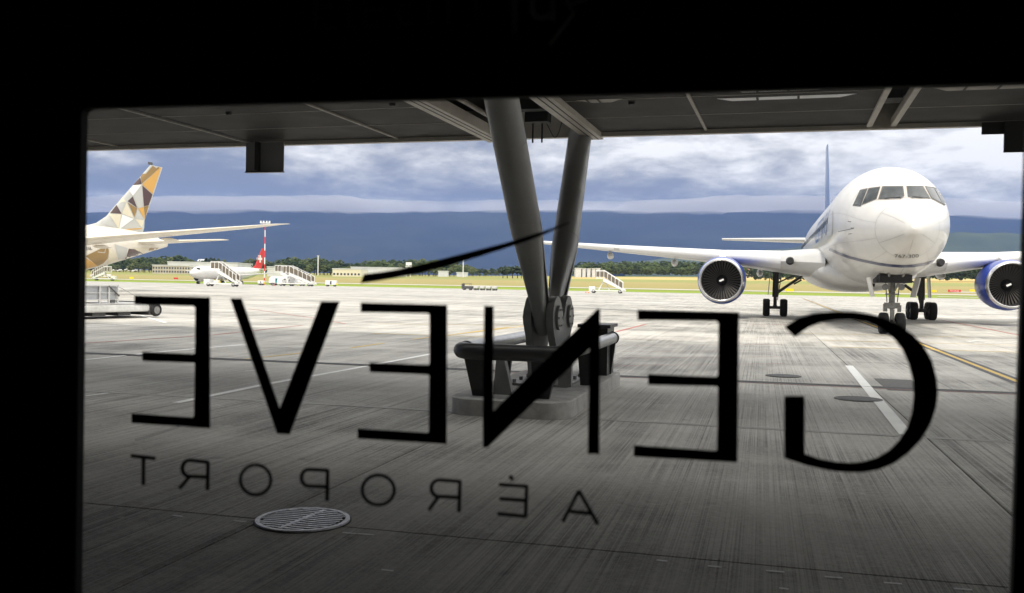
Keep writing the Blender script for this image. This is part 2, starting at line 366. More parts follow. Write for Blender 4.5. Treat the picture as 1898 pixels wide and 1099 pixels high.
def strip(name, v0, v1, u0, u1, m, dz=.06):
    bm = BM(); prev = None
    u = u0
    while u <= u1+.1:
        row = []
        for v in (v0, (v0+v1)/2, v1):
            p = tp(u, v); row.append(bm.verts.new((p.x, p.y, terr(p.x, p.y)+dz)))
        if prev:
            for k in (0, 1): bm.faces.new((prev[k], row[k], row[k+1], prev[k+1]))
        prev = row; u += 50
    return obj(name, bm, m, kind='structure')
M['taxi'] = mat('taxiway_asphalt', (.50, .47, .41), .8, noise=(.05, .2))
strip('taxiway', 292, 306, -900, 900, M['taxi'])
strip('service_road', 268, 272.5, 45, 400, M['taxi'])
strip('far_runway', 330, 345, 60, 700, M['taxi'])

def mountains():
    def ridge(name, Y0, x0, x1, hf, depth, c1, c2, seed, patch=0.0):
        bm = BM(); nx, ny = 150, 16; g = {}
        for i in range(nx+1):
            x = x0+(x1-x0)*i/nx
            for j in range(ny+1):
                t = j/ny; y = Y0-depth+2*depth*t
                s = 1-abs(2*t-1); s = s**.85
                h = hf(x)*s + (math.sin(x*.0021+j*1.3+seed)+math.sin(x*.0053-j*2.1+seed*2)*.6+math.sin(x*.0131+j*.7)*.3)*18*(1-s)*s*4
                g[i, j] = bm.verts.new((x, y+math.sin(x*.0017+seed)*depth*.15*(1-s), 8+max(0, h)))
        for i in range(nx):
            for j in range(ny): bm.faces.new((g[i, j], g[i+1, j], g[i+1, j+1], g[i, j+1]))
        m = mat(name+'_slopes', c1, .95, noise=(.0011, .4), col2=c2, spec=.05)
        return obj(name, bm, m, smooth=True, kind='structure')
    k = 1/FPX
    yh = lambda px: 524+.018*(px-949)
    def h1(x):
        px = 949+x*FPX/9500; top = 392+ (max(0, px-1500)*.028) + 2.0*math.sin(px*.011)+1.2*math.sin(px*.037+1)+.8*math.sin(px*.09)
        return (yh(px)-top)*k*9500
    ridge('mountain_range', 9500, -9500, 9500, h1, 2600, (.034, .042, .03), (.008, .014, .013), 1)  # slope colour darkened for cloud shade, with noise for cloud shadows and ravines
    def h2(x):
        px = 949+x*FPX/5200; top = 436+max(0, 1760-px)*.09+3*math.sin(px*.02)+1.5*math.sin(px*.07)
        return max(0, (yh(px)-top))*k*5200
    ridge('wooded_hills', 5200, 500, 4600, h2, 1100, (.09, .11, .05), (.02, .035, .02), 4)
mountains()

# ------------------------------------------------------------------ airliners
def sect(s, zt, zb, w, zc, n=40, ex=1.0):
    pts = []
    for i in range(n):
        t = 2*math.pi*i/n; c, q = math.cos(t), math.sin(t)
        y = w*c; z = zc+(zt-zc)*q if q > 0 else zc+(zc-zb)*q
        pts.append(Vector((s, y, z)))
    return pts
def interp(tab, s):
    for a, b in zip(tab, tab[1:]):
        if s <= b[0]:
            t = (s-a[0])/(b[0]-a[0]); return [a[k]+(b[k]-a[k])*t for k in range(len(a))]
    return tab[-1]
def smooth_tab(tab, step):
    # Catmull-Rom resampling of the control stations
    out_ = []; n = len(tab)
    for i in range(n-1):
        p0, p1, p2, p3 = tab[max(i-1, 0)], tab[i], tab[i+1], tab[min(i+2, n-1)]
        m = max(1, int((p2[0]-p1[0])/step))
        for k in range(m):
            t = k/m; s = p1[0]+(p2[0]-p1[0])*t; row = [s]
            for c in range(1, len(p1)):
                d1 = (p2[c]-p0[c])/max(1e-6, p2[0]-p0[0])*(p2[0]-p1[0]); d2 = (p3[c]-p1[c])/max(1e-6, p3[0]-p1[0])*(p2[0]-p1[0])
                row.append((2*t**3-3*t**2+1)*p1[c]+(t**3-2*t**2+t)*d1+(-2*t**3+3*t**2)*p2[c]+(t**3-t**2)*d2)
            out_.append(row)
    out_.append(list(tab[-1])); return out_
def fuselage_bm(tab, step=.5, n=48):
    st = smooth_tab(tab, step); bm = BM(); loft(bm, [sect(*r, n=n) for r in st]); fix(bm); tri(bm); return bm, st
def airfoil(le, y, z, chord, th, n=12, axis='y'):
    up, lo = [], []
    for i in range(n+1):
        x = (1-math.cos(math.pi*i/n))/2
        yt = th*chord*5*(.2969*math.sqrt(x)-.126*x-.3516*x**2+.2843*x**3-.1015*x**4)*1.0
        up.append((le+x*chord, yt)); lo.append((le+x*chord, -yt*.9))
    pts = up+lo[-2:0:-1]
    if axis == 'y': return [Vector((a, y, z+b)) for a, b in pts]
    return [Vector((a, y+b, z)) for a, b in pts]
def wing_bm(secs, sign=1, axis='y'):
    bm = BM(); loft(bm, [airfoil(a, sign*b if axis == 'y' else b, c, d, t, axis=axis) for a, b, c, d, t in secs]); fix(bm); tri(bm); return bm
def wheel(parent, c, r, w, hub=.5):
    bm = BM(); prof = [(-w/2, r*hub), (-w/2, r*.86), (-w*.42, r*.95), (-w*.25, r), (w*.25, r), (w*.42, r*.95), (w/2, r*.86), (w/2, r*hub)]
    cc = Vector((0, 0, 0)); n = 28
    rsn = [[bm.verts.new((rr*math.cos(2*math.pi*i/n), s, rr*math.sin(2*math.pi*i/n))) for i in range(n)] for s, rr in prof]
    for a, b in zip(rsn, rsn[1:]):
        for i in range(n): bm.faces.new((a[i], b[i], b[(i+1) % n], a[(i+1) % n]))
    fix(bm); t = obj('tyre', bm, M['tyre'], parent, smooth='auto'); t.location = c
    bm = BM(); tube(bm, (0, -w*.38, 0), (0, w*.38, 0), r*hub*1.01, n=20); tube(bm, (0, -w*.5, 0), (0, w*.5, 0), r*.18, n=12)
    rm = obj('rim', bm, M['gearm'], parent, smooth='auto'); rm.location = c
def decal_poly(parent, bvh, inv, pts, m, name, off=.012, cell=5.0, label=None):
    """polygon given in photo pixels, laid onto the surface of bvh (in the thing's own frame)"""
    bm = BM(); vs = [bm.verts.new((x, y, 0)) for x, y in pts]
    for t_ in tessellate_polygon([[v.co.copy() for v in vs]]):
        try: bm.faces.new([vs[i] for i in t_])
        except ValueError: pass
    for _ in range(6):
        ed = [e for e in bm.edges if e.calc_length() > cell]
        if not ed: break
        bmesh.ops.subdivide_edges(bm, edges=ed, cuts=1); bmesh.ops.triangulate(bm, faces=bm.faces)
    o_ = inv @ CAM; bad = []
    r3 = inv.to_3x3()
    for v in bm.verts:
        d = (r3 @ ray(v.co.x, v.co.y)).normalized(); h = bvh.ray_cast(o_, d)
        if h[0] is None: bad.append(v); continue
        nn = h[1] if h[1].dot(d) < 0 else -h[1]
        v.co = h[0]+nn*off
    if bad: bmesh.ops.delete(bm, geom=bad, context='VERTS')
    for f in bm.faces:
        f.normal_update()
    if not bm.faces: bm.free(); return None
    for f in bm.faces:
        if f.normal.dot((o_-f.calc_center_median())) < 0: f.normal_flip()
    return obj(name, bm, m, parent, smooth=True, label=label)
def thick_line(pts, w):
    L_, R_ = [], []
    for i, p in enumerate(pts):
        a, b = Vector((*pts[max(i-1, 0)], 0)), Vector((*pts[min(i+1, len(pts)-1)], 0)); d = (b-a).normalized(); n = Vector((-d.y, d.x, 0))*w/2
        L_.append((p[0]+n.x, p[1]+n.y)); R_.append((p[0]-n.x, p[1]-n.y))
    return L_+R_[::-1]
def text_mesh(s, size=1.0, sx=1.0):
    c = bpy.data.curves.new('t', 'FONT'); c.body = s; c.size = size; c.align_x = 'CENTER'; c.resolution_u = 3
    o = bpy.data.objects.new('t', c); sc.collection.objects.link(o); dg = bpy.context.evaluated_depsgraph_get(); dg.update()
    me = bpy.data.meshes.new_from_object(o.evaluated_get(dg)); bpy.data.objects.remove(o)
    for v in me.vertices: v.co.x *= sx
    return me

def engine(parent, s, y, z, r, cowl, nbl=38, detail=True, ln=1.0):
    e_ = obj('engine', fix(revolve(BM(), [(.22*ln, r*.985), (.5*ln, r*1.04), (1.1*ln, r*1.07), (2.2*ln, r*1.05), (3.2*ln, r*.96), (4.1*ln, r*.80), (4.1*ln, r*.76), (3.0*ln, r*.80)], 56)), cowl, parent, smooth=True)
    e_.location = (s, y, z)
    obj('intake_lip', fix(revolve(BM(), [(.225*ln, r*.988), (.10*ln, r*.965), (.02, r*.93), (0, r*.90), (.02, r*.875), (.10*ln, r*.85), (.20*ln, r*.838)], 56)), M['silver'], e_, smooth=True)
    obj('intake_duct', fix(revolve(BM(), [(.20*ln, r*.838), (.5*ln, r*.83), (1.15*ln, r*.85), (1.6*ln, r*.85)], 48)), M['duct'], e_, smooth=True)
    bm = BM(); revolve(bm, [(1.55*ln, r*.86), (1.55*ln, .01)], 32); obj('fan_back', bm, M['dark'], e_)
    obj('exhaust_core', fix(revolve(BM(), [(3.0*ln, r*.62), (4.6*ln, r*.5), (5.2*ln, r*.36), (5.2*ln, r*.3), (6.0*ln, .05)], 32)), M['geard'], e_, smooth=True)
    if detail:
        r0, r1 = r*.24, r*.835; sec = []
        for k in range(5):
            t = k/4; rr = r0+(r1-r0)*t; ang = R(24+24*t); ch = r*(.085+.035*t); x_, y_ = math.cos(ang)*ch/2, math.sin(ang)*ch/2
            th = .012
            sec.append([Vector((-x_, -y_, rr)), Vector((0, -th, rr)) if False else Vector((-x_*.0-th, 0+.0, rr)), Vector((x_, y_, rr)), Vector((th, 0, rr))])
        bm = BM(); loft(bm, sec); fix(bm); bl = None
        for k in range(nbl):
            if bl is None: o = obj('fan_blade', bm, M['blade'], e_, smooth=False); bl = o.data
            else: o = bpy.data.objects.new('fan_blade', bl); sc.collection.objects.link(o); o.parent = e_
            o.location = (1.30*ln, 0, 0); o.rotation_euler = (2*math.pi*k/nbl, 0, 0)
        obj('spinner', fix(revolve(BM(), [(.84*ln, .004), (.88*ln, r*.05), (1.02*ln, r*.13), (1.2*ln, r*.21), (1.4*ln, r*.26)], 28)), M['dark'], e_, smooth=True)
        bm = BM(); box(bm, (.80*ln, 0, 0), (.05, r*.20, r*.075), Matrix.Rotation(R(-25), 3, 'X')); obj('spinner_mark', fix(bm), M['pwhite'], e_)
    else:
        obj('spinner', fix(revolve(BM(), [(.7*ln, .004), (1.2*ln, r*.28)], 20)), M['blade'], e_, smooth=True)
    return e_

AC_ROT = math.atan2(VD.y, VD.x)
def place_air(o, nx, ny, rz=AC_ROT):
    o.location = (nx, ny, 0); o.rotation_euler = (0, 0, rz)
    mw = Matrix.Translation((nx, ny, 0)) @ Matrix.Rotation(rz, 4, 'Z'); return mw, mw.inverted()

def airliner_white():
    a = thing('airliner', 'white wide-body twin-jet airliner with royal blue engine cowls parked nose-on at the right', 'airliner')
    mw, inv = place_air(a, 15.2, 35.6)
    T = [(0, 4.27, 4.23, .02, 4.25), (.08, 4.46, 4.04, .20, 4.25), (.3, 4.70, 3.86, .40, 4.27), (1.0, 5.12, 3.52, .80, 4.34), (1.9, 5.46, 3.22, 1.19, 4.42), (2.8, 5.72, 2.98, 1.52, 4.5),
         (3.8, 6.30, 2.76, 1.84, 4.6), (5.0, 6.92, 2.56, 2.12, 4.72), (6.5, 7.36, 2.38, 2.34, 4.83), (8.0, 7.58, 2.28, 2.46, 4.9), (10, 7.66, 2.24, 2.515, 4.95),
         (14, 7.66, 2.24, 2.515, 4.95), (36, 7.66, 2.24, 2.515, 4.95), (40, 7.62, 2.75, 2.40, 5.1), (45, 7.5, 3.9, 1.95, 5.6), (50, 7.2, 5.2, 1.2, 6.2), (53.2, 6.9, 6.1, .5, 6.5), (54.2, 6.7, 6.4, .15, 6.55)]
    bm, st = fuselage_bm(T, .4, 56)
    bvh = BVHTree.FromBMesh(bm)
    obj('fuselage', bm, M['white'], a, smooth=True)
    # wing-body fairing
    F = [(14.6, 2.7, 2.22, .5, 2.5), (15.6, 3.6, 2.05, 2.0, 2.8), (17.5, 4.1, 1.86, 2.75, 3.0), (20, 4.3, 1.78, 3.05, 3.1), (27, 4.2, 1.74, 3.05, 3.1), (31, 4.0, 1.85, 2.8, 3.1), (35, 3.2, 2.2, 1.2, 2.7)]
    bf, _ = fuselage_bm(F, .6, 40); obj('wing_fairing', bf, M['white'], a, smooth=True)
    for sg in (1, -1):
        secs = [(16.0, 2.2, 3.35, 12.6, .15), (18.9, 4.4, 3.5, 10.2, .14), (22.0, 7.9, 3.85, 7.9, .12), (27.5, 15.5, 4.52, 5.0, .11), (32.6, 22.3, 5.15, 2.6, .10), (33.4, 22.9, 5.2, 1.6, .08)]
        w = obj('wing', wing_bm(secs, sg), M['wing'], a, smooth='auto')
        # polished slats along the leading edge
        bm = BM()
        for (s0, s1) in ((1, 2), (2, 3), (3, 4)):
            A_, B_ = secs[s0], secs[s1]
            loops = []
            for t in (0.03, .97):
                q = [A_[k]+(B_[k]-A_[k])*t for k in range(5)]
                af = airfoil(q[0]-.02, sg*q[1], q[2], q[3]*1.003, q[4]*1.04, n=12)
                n_ = len(af); loops.append([af[i] for i in (3, 2, 1, 0, n_-1, n_-2)])
            r_ = [[bm.verts.new(p) for p in l] for l in loops]
            for i in range(5): bm.faces.new((r_[0][i], r_[0][i+1], r_[1][i+1], r_[1][i]))
        obj('leading_edge_slat', fix(bm), M['slat'], w, smooth=True)
        for (yy, ss, zz_, ln) in ((11.6, 29.6, 3.86, 3.0), (16.4, 31.0, 4.35, 2.4), (5.7, 28.0, 3.2, 3.2)):
            bm = BM(); loft(bm, [sect(ss+t*ln, zz_+.25*math.sin(math.pi*min(1, t+.05))+.05, zz_-.28*math.sin(math.pi*min(.97, t+.05)), .03+.2*math.sin(math.pi*min(.97, t+.04)), zz_, n=10) for t in (0, .15, .4, .7, 1)])
            obj('flap_fairing', fix(bm), M['wing'], w, smooth=True).location = (-1.5, sg*yy, -.28)
        e_ = engine(a, 19.3, sg*7.92, 2.33, 1.36, M['blue'])
        bm = BM(); prof = [(20.2, 3.62), (21.6, 3.95), (24.6, 4.1), (27.5, 3.7), (26.0, 3.3), (23.2, 3.2)]
        prism(bm, [Vector((p, sg*7.92-.2, q)) for p, q in prof], (0, .4, 0)); fix(bm); tri(bm)
        obj('pylon', bm, M['white'], a)
        secs = [(47.2, .7, 6.15, 5.6, .10), (52.6, 9.3, 6.45, 2.0, .09)]
        obj('tailplane', wing_bm(secs, sg), M['wing'], a, smooth='auto')
        # landing light in the wing root
        bm = BM(); tube(bm, (17.75, sg*4.0, 3.52), (18.3, sg*4.0, 3.50), .17, .24, 14); obj('landing_light', bm, M['dark'], a, smooth='auto')
    fin = wing_bm([(44.5, 0, 7.2, 8.2, .045), (47.4, 0, 9.0, 6.6, .045), (51.9, 0, 15.1, 3.0, .04)], 1, 'z')
    obj('tail_fin', fin, M['lblue'], a, smooth='auto')
    # cockpit windows
    Z1 = lambda P: [(1560+x/8.627, 330+y/8.627) for x, y in P]
    wins = [[(190, 432), (300, 205), (412, 178), (305, 442)], [(335, 418), (440, 175), (612, 150), (555, 330)], [(600, 335), (665, 145), (972, 142), (995, 300), (930, 325)],
            [(1045, 140), (1290, 142), (1402, 322), (1130, 315), (1065, 300)], [(1335, 142), (1465, 158), (1600, 410), (1430, 320)], [(1478, 162), (1560, 195), (1665, 400), (1635, 430), (1605, 412)]]
    decal_poly(a, bvh, inv, Z1([(180, 440), (290, 192), (420, 158), (640, 132), (1000, 120), (1310, 125), (1470, 142), (1570, 180), (1678, 400), (1640, 442), (1590, 418), (1430, 335), (1130, 330), (1010, 318), (930, 342), (600, 352), (540, 350), (325, 432), (305, 454)]), M['surround'], 'window_surround', .014)
    for i, P in enumerate(wins):
        cx_, cy_ = sum(p[0] for p in P)/len(P), sum(p[1] for p in P)/len(P)
        big = [(cx_+(x-cx_)*1.05+(4 if x > cx_ else -4), cy_+(y-cy_)*1.05+(6 if y > cy_ else -6)) for x, y in P]
        sm = [(cx_+(x-cx_)*.95, cy_+(y-cy_)*.94) for x, y in P]
        fr = decal_poly(a, bvh, inv, Z1(big), M['geard'], 'window_frame', .020)
        decal_poly(fr, bvh, inv, Z1(sm), M['glassd'], 'cockpit_window', .028)
    bmw = BM()
    for (x0, x1) in ((1.22, .42), (-1.22, -.42)):
        pass
    for P in ([(690, 338), (930, 316), (950, 340)], [(1290, 325), (1140, 312), (1125, 335)]):
        decal_poly(a, bvh, inv, thick_line(Z1(P), 1.3), M['dark'], 'wiper', .05)
    # beige surround joining the panes
    # radome seam and lightning strips
    bm = BM()
    def surf(s, th, off):
        q = interp(st, s); y = (q[3]+off)*math.cos(th); z = q[4]+((q[1]-q[4]+off) if math.sin(th) > 0 else (q[4]-q[2]+off))*math.sin(th); return Vector((s, y, z))
    n = 72
    for s0, s1 in ((1.90, 1.925),):
        for i in range(n):
            t0, t1 = 2*math.pi*i/n, 2*math.pi*(i+1)/n
            bm.faces.new([bm.verts.new(surf(s, t, .006)) for s, t in ((s0, t0), (s0, t1), (s1, t1), (s1, t0))])
    obj('radome_seam', fix(bm), M['line'], a)
    for s0 in (4.9, 7.4, 10.6, 14.2):
        bm = BM()
        for i in range(n):
            t0, t1 = 2*math.pi*i/n, 2*math.pi*(i+1)/n
            bm.faces.new([bm.verts.new(surf(s, t, .004)) for s, t in ((s0, t0), (s0, t1), (s0+.016, t1), (s0+.016, t0))])
        obj('panel_seam', fix(bm), M['seam'], a)
    for ang in (-20, -160, -52, -128, 12, 168):
        bm = BM(); t = R(ang); pv = None
        for k in range(25):
            s = 1.95+k*.5; w_ = .008/interp(st, s)[3]; pr = [bm.verts.new(surf(s, t-w_, .004)), bm.verts.new(surf(s, t+w_, .004))]
            if pv: bm.faces.new((pv[0], pv[1], pr[1], pr[0]))
            pv = pr
        obj('panel_seam', fix(bm), M['seam'], a)
    for ang in (90, 35, 145, -90, -30, -150):
        bm = BM(); t = R(ang); pv = None
        for k in range(9):
            s = .28+k*(1.9-.28)/8; w_ = .011/max(.3, interp(st, s)[3]); pr = [bm.verts.new(surf(s, t-w_, .007)), bm.verts.new(surf(s, t+w_, .007))]
            if pv: bm.faces.new((pv[0], pv[1], pr[1], pr[0]))
            pv = pr
        obj('lightning_strip', fix(bm), M['seam'], a)
    # vertical seam below the nose and door outline
    Z4 = lambda P: [(1450+x/2.893, 260+y/2.893) for x, y in P]
    cheat = [(252, 583), (300, 605), (360, 627), (430, 645), (520, 663), (580, 671), (640, 675), (700, 673), (760, 664), (820, 647), (868, 624), (895, 596)]
    decal_poly(a, bvh, inv, thick_line(Z4(cheat), 4.8), M['dblue'], 'cheatline', .012, 4)
    decal_poly(a, bvh, inv, thick_line(Z4([(655, 680), (640, 700), (618, 748)]), .9), M['line'], 'belly_seam', .012, 4)
    decal_poly(a, bvh, inv, thick_line(Z4([(272, 380), (268, 512), (240, 520)]), 1.0), M['line'], 'door_outline', .012, 4)
    decal_poly(a, bvh, inv, thick_line(Z4([(300, 490), (385, 472)]), 1.1), M['dblue'], 'fuselage_lettering', .012, 4)
    for P in ([(368, 436), (380, 434)], [(384, 470), (396, 468)], [(370, 500), (382, 498)]):
        p0, p1 = Z4(P)
        o_ = inv @ CAM; h = bvh.ray_cast(o_, (inv.to_3x3() @ ray(*p0)).normalized())
        if h[0]:
            bm = BM(); nn = h[1].normalized(); tube(bm, h[0], h[0]+nn*.12, .02, n=6); tube(bm, h[0]+nn*.12+Vector((-.2, 0, 0)), h[0]+nn*.12+Vector((.05, 0, 0)), .018, n=6); obj('pitot_probe', bm, M['gearm'], a)
    me = text_mesh('767-300', 1.0, 1.0)
    bm = BM(); bm.from_mesh(me); xs = [v.co.x for v in bm.verts]; w_ = max(xs)-min(xs)
    o_ = inv @ CAM; r3 = inv.to_3x3(); bmesh.ops.subdivide_edges(bm, edges=[e for e in bm.edges if e.calc_length() > .3], cuts=1)
    for v in bm.verts:
        px = 1680.5+v.co.x/w_*44; py = 477.5-v.co.y*8.6-1.2*abs(v.co.x/w_*2)**2
        h = bvh.ray_cast(o_, (r3 @ ray(px, py)).normalized())
        if h[0]: v.co = h[0]+(h[1] if h[1].dot(o_-h[0]) > 0 else -h[1])*.014
    obj('type_lettering', bm, M['geard'], a, label='767-300 lettering under the nose')
    # side titles and cabin windows on the flank seen past the nose
    me = text_mesh('UNITED', 1.8, 1.7); bm = BM(); bm.from_mesh(me)
    bmesh.ops.subdivide_edges(bm, edges=bm.edges, cuts=1)
    for v in bm.verts:
        s, z = 15.5-v.co.x*-1 if False else 15.5+v.co.x*1.0, 4.9+v.co.y-.3
        k = min(1, abs((z-4.95)/2.71)); v.co = Vector((s, 2.53*math.sqrt(max(0, 1-k*k)), z))
    fix(bm); obj('airline_title', bm, M['lblue'], a, label='blue airline name along the fuselage side')
    bmw = BM(); tube(bmw, (0, 0, 0), (0, .03, 0), .16, n=12); wm_ = None
    for sg in (1, -1):
        for k in range(34):
            if wm_ is None: o = obj('cabin_window', bmw, M['wing_glass'], a); wm_ = o.data
            else: o = bpy.data.objects.new('cabin_window', wm_); sc.collection.objects.link(o); o.parent = a
            o.location = (10.2+k*.95, 2.50 if sg > 0 else -2.53, 5.25)
    # nose gear
    g = obj('nose_gear', BM(), M['gearm'], a)
    bm = BM(); s = 5.8
    tube(bm, (s, 0, .47), (s+.12, 0, 1.15), .075); tube(bm, (s+.1, 0, 1.1), (s+.22, 0, 2.7), .13); box(bm, (s+.05, 0, 1.25), (.34, .62, .26)); box(bm, (s+.02, .28, 1.15), (.2, .16, .34)); box(bm, (s+.02, -.3, 1.12), (.2, .14, .3))
    tube(bm, (s, -.46, .47), (s, .46, .47), .07); box(bm, (s-.16, 0, .86), (.05, .16, .45)); tube(bm, (s+.2, .1, 1.9), (s-1.3, .32, 2.7), .05, n=8); tube(bm, (s+.2, -.1, 1.9), (s-1.3, -.32, 2.7), .05, n=8)
    tube(bm, (s-.05, .22, 1.4), (s+.1, .3, 2.5), .025, n=6); tube(bm, (s-.05, -.2, 1.4), (s+.05, -.32, 2.5), .025, n=6); box(bm, (s+.05, 0, 1.75), (.2, .55, .07))
    tri(fix(bm)); bm.to_mesh(g.data); bm.free(); g.data.materials.append(M['gearm']) if not g.data.materials else None
    for sg in (1, -1):
        wheel(g, (s, sg*.34, .47), .47, .38)
        bm = BM(); tube(bm, (s-.28, sg*.33, 2.06), (s-.1, sg*.33, 2.06), .14, .09, 16); obj('taxi_light', bm, M['silver'], g, smooth='auto')
        bm = BM(); box(bm, (s-.1, sg*.92, 2.05), (1.5, .035, .85), Matrix.Rotation(sg*R(-12), 3, 'X')); obj('gear_door', bm, M['white'], g)
    bm = BM(); box(bm, (s+.3, 0, 2.42), (2.6, 1.3, .35)); obj('wheel_well', bm, M['dark'], g)  # solid dark box; its colour stands for the shade inside the open bay
    # main gear
    for sg in (1, -1):
        s, y = 28.5, sg*4.65; g = obj('main_gear', BM(), M['geard'], a); bm = BM()
        tube(bm, (s, y, .62), (s, y, 1.5), .12); tube(bm, (s, y, 1.3), (s, y-sg*.05, 3.6), .21); box(bm, (s, y, .62), (1.75, .26, .24))
        for q in (-.71, .71): tube(bm, (s+q, y-.75, .585), (s+q, y+.75, .585), .09)
        tube(bm, (s+.05, y, 1.5), (s+.1, y-sg*1.9, 2.9), .10, n=8); tube(bm, (s-.2, y, 2.2), (s-.2, y-sg*1.2, 2.8), .05, n=8); tube(bm, (s-.2, y-sg*.15, 1.1), (s-.15, y-sg*.35, 2.6), .03, n=6)
        box(bm, (s-.28, y, 1.1), (.06, .2, .7)); tube(bm, (s-.1, y-sg*1.2, 2.2), (s-.1, y-sg*1.7, 2.5), .06, n=6)
        tri(fix(bm)); bm.to_mesh(g.data); bm.free()
        if not g.data.materials: g.data.materials.append(M['geard'])
        for q in (-.71, .71):
            for h_ in (-.57, .57): wheel(g, (s+q, y+h_, .585), .585, .46)
        bm = BM(); box(bm, (s-.1, y+sg*.42, 2.2), (1.1, .05, 1.5), Matrix.Rotation(sg*R(4), 3, 'X')); obj('gear_door', bm, M['wing'], g)
    bm = BM(); bm.verts.ensure_lookup_table(); tube(bm, (13.0, 0, 2.26), (13.0, 0, 2.08), .09, .04, 10); obj('belly_antenna', bm, M['dark'], a)
    return a
airliner_white()

def airliner_gold():
    a = thing('airliner', 'cream airliner with a gold, brown and white facet-patterned tail at the left edge', 'airliner')
    mw, inv = place_air(a, -63.5, 68.5)
    T = [(0, 4.4, 4.2, .1, 4.3), (.5, 5.0, 3.7, .7, 4.3), (2, 6.0, 3.0, 1.6, 4.5), (4, 7.1, 2.5, 2.3, 4.8), (7, 7.8, 2.15, 2.75, 4.95), (10, 7.95, 2.05, 2.88, 5.0), (14, 7.95, 2.05, 2.88, 5.0),
         (41, 7.95, 2.05, 2.88, 5.0), (45, 8.0, 2.4, 2.8, 5.15), (50, 8.0, 3.3, 2.4, 5.6), (55, 7.8, 4.4, 1.75, 6.1), (60, 7.2, 5.5, .8, 6.4), (62.3, 6.7, 6.0, .25, 6.4)]
    bm, st = fuselage_bm(T, 1.0, 48); bvh = BVHTree.FromBMesh(bm); obj('fuselage', bm, M['cream'], a, smooth=True)
    for sg in (1, -1):
        secs = [(17.5, 2.4, 3.6, 12.5, .13), (23.5, 9.5, 4.7, 8.0, .11), (29.8, 18.5, 6.0, 5.2, .10), (36.6, 27.0, 7.25, 2.6, .09), (39.0, 29.2, 7.65, 1.5, .08), (40.5, 30.1, 7.8, .6, .07)]
        obj('wing', wing_bm(secs, sg), M['cream'], a, smooth='auto')
        bm = BM(); secs2 = [(53.0, 1.2, 6.25, 5.8, .09), (59.8, 9.6, 6.95, 2.1, .08), (61.0, 9.95, 7.0, .9, .07)]
        obj('tailplane', wing_bm(secs2, sg), M['cream'], a, smooth='auto')
        for yy, ss, zz_ in ((13.5, 32.0, 4.9), (20, 34.0, 5.75)):
            bm = BM(); loft(bm, [sect(ss+t*3, zz_+.22*math.sin(math.pi*min(1, t+.05)), zz_-.25*math.sin(math.pi*min(.97, t+.05)), .03+.2*math.sin(math.pi*min(.97, t+.04)), zz_, n=10) for t in (0, .2, .5, .8, 1)])
            obj('flap_fairing', fix(bm), M['cream'], a, smooth=True).location = (-1, sg*yy, 0)
        engine(a, 17.5, sg*9.7, 2.4, 1.65, M['cream'], detail=False)
        g = obj('main_gear', tube(BM(), (31.5, sg*4.9, .6), (31.5, sg*4.9, 3.4), .22), M['gearm'], a)
        for q in (-.73, .73):
            for h_ in (-.6, .6): wheel(g, (31.5+q, sg*4.9+h_, .65), .65, .5)
    g = obj('nose_gear', tube(BM(), (5.5, 0, .5), (5.6, 0, 2.6), .13), M['gearm'], a)
    for h_ in (-.35, .35): wheel(g, (5.5, h_, .5), .5, .38)
    # fin: a thin tapered solid with its painted facets as panels proud of the skin
    secs = [(45.0, 0, 7.6, 12.2, .045), (48.2, 0, 8.35, 9.3, .06), (50.0, 0, 9.3, 7.55, .07), (58.6, 0, 16.75, 2.65, .07)]
    bmf = wing_bm(secs, 1, 'z'); bv2 = BVHTree.FromBMesh(bmf); fin = obj('tail_fin', bmf, M['lgrey'], a, smooth='auto')
    Z8 = lambda P: [(150+x/4.578, 280+y/4.578) for x, y in P]
    fac = [('olive', [(582, 124), (686, 124), (516, 276), (505, 215)]), ('gold', [(686, 124), (607, 362), (518, 283)]), ('brown', [(502, 222), (514, 280), (440, 290)]),
           ('pwhite', [(400, 325), (440, 292), (514, 284), (440, 380)]), ('lgrey', [(516, 290), (530, 470), (484, 485), (442, 384)]), ('brown', [(520, 292), (606, 368), (574, 460), (534, 468)]),
           ('ivory', [(325, 425), (352, 392), (382, 428), (322, 438)]), ('brown', [(395, 425), (438, 385), (476, 482)]), ('olive', [(398, 438), (476, 486), (453, 560)]),
           ('gold', [(484, 487), (532, 474), (540, 580)]), ('olive', [(534, 470), (574, 464), (544, 570)]), ('lgrey', [(478, 492), (532, 580), (456, 572)]),
           ('brown', [(302, 458), (344, 532), (246, 527)]), ('ivory', [(346, 530), (386, 432), (446, 568)]), ('pwhite', [(348, 538), (446, 575), (320, 666)]),
           ('ivory', [(234, 532), (342, 536), (320, 660)]), ('lgrey', [(230, 538), (318, 664), (170, 610), (175, 590)]), ('ivory', [(458, 576), (534, 586), (516, 650)]),
           ('lgrey', [(450, 580), (514, 652), (330, 664)]), ('gold', [(340, 672), (370, 660), (514, 653), (512, 662)])]
    for c, P in fac: decal_poly(fin, bv2, inv, Z8(P), M[c], 'paint_facet', .03, 6)
    fus = [('olive', [(38, 890), (225, 800), (236, 850), (225, 910), (190, 950), (140, 975)]), ('gold', [(36, 904), (142, 972), (36, 1000)]), ('brown', [(405, 828), (480, 835), (540, 880), (352, 932), (385, 895)]),
           ('olive', [(580, 822), (660, 820), (600, 862), (565, 868)]), ('lgrey', [(285, 790), (395, 822), (385, 890), (345, 930), (320, 935)]), ('ivory', [(238, 820), (285, 860), (318, 938), (215, 965), (232, 905)]),
           ('ivory', [(430, 820), (575, 822), (560, 865), (545, 878)])]
    for c, P in fus: decal_poly(a, bvh, inv, Z8(P), M[c], 'paint_facet', .03, 6)
    decal_poly(a, bvh, inv, thick_line(Z8([(140, 855), (200, 862), (208, 810)]), .8), M['pwhite'], 'door_outline', .05, 5)
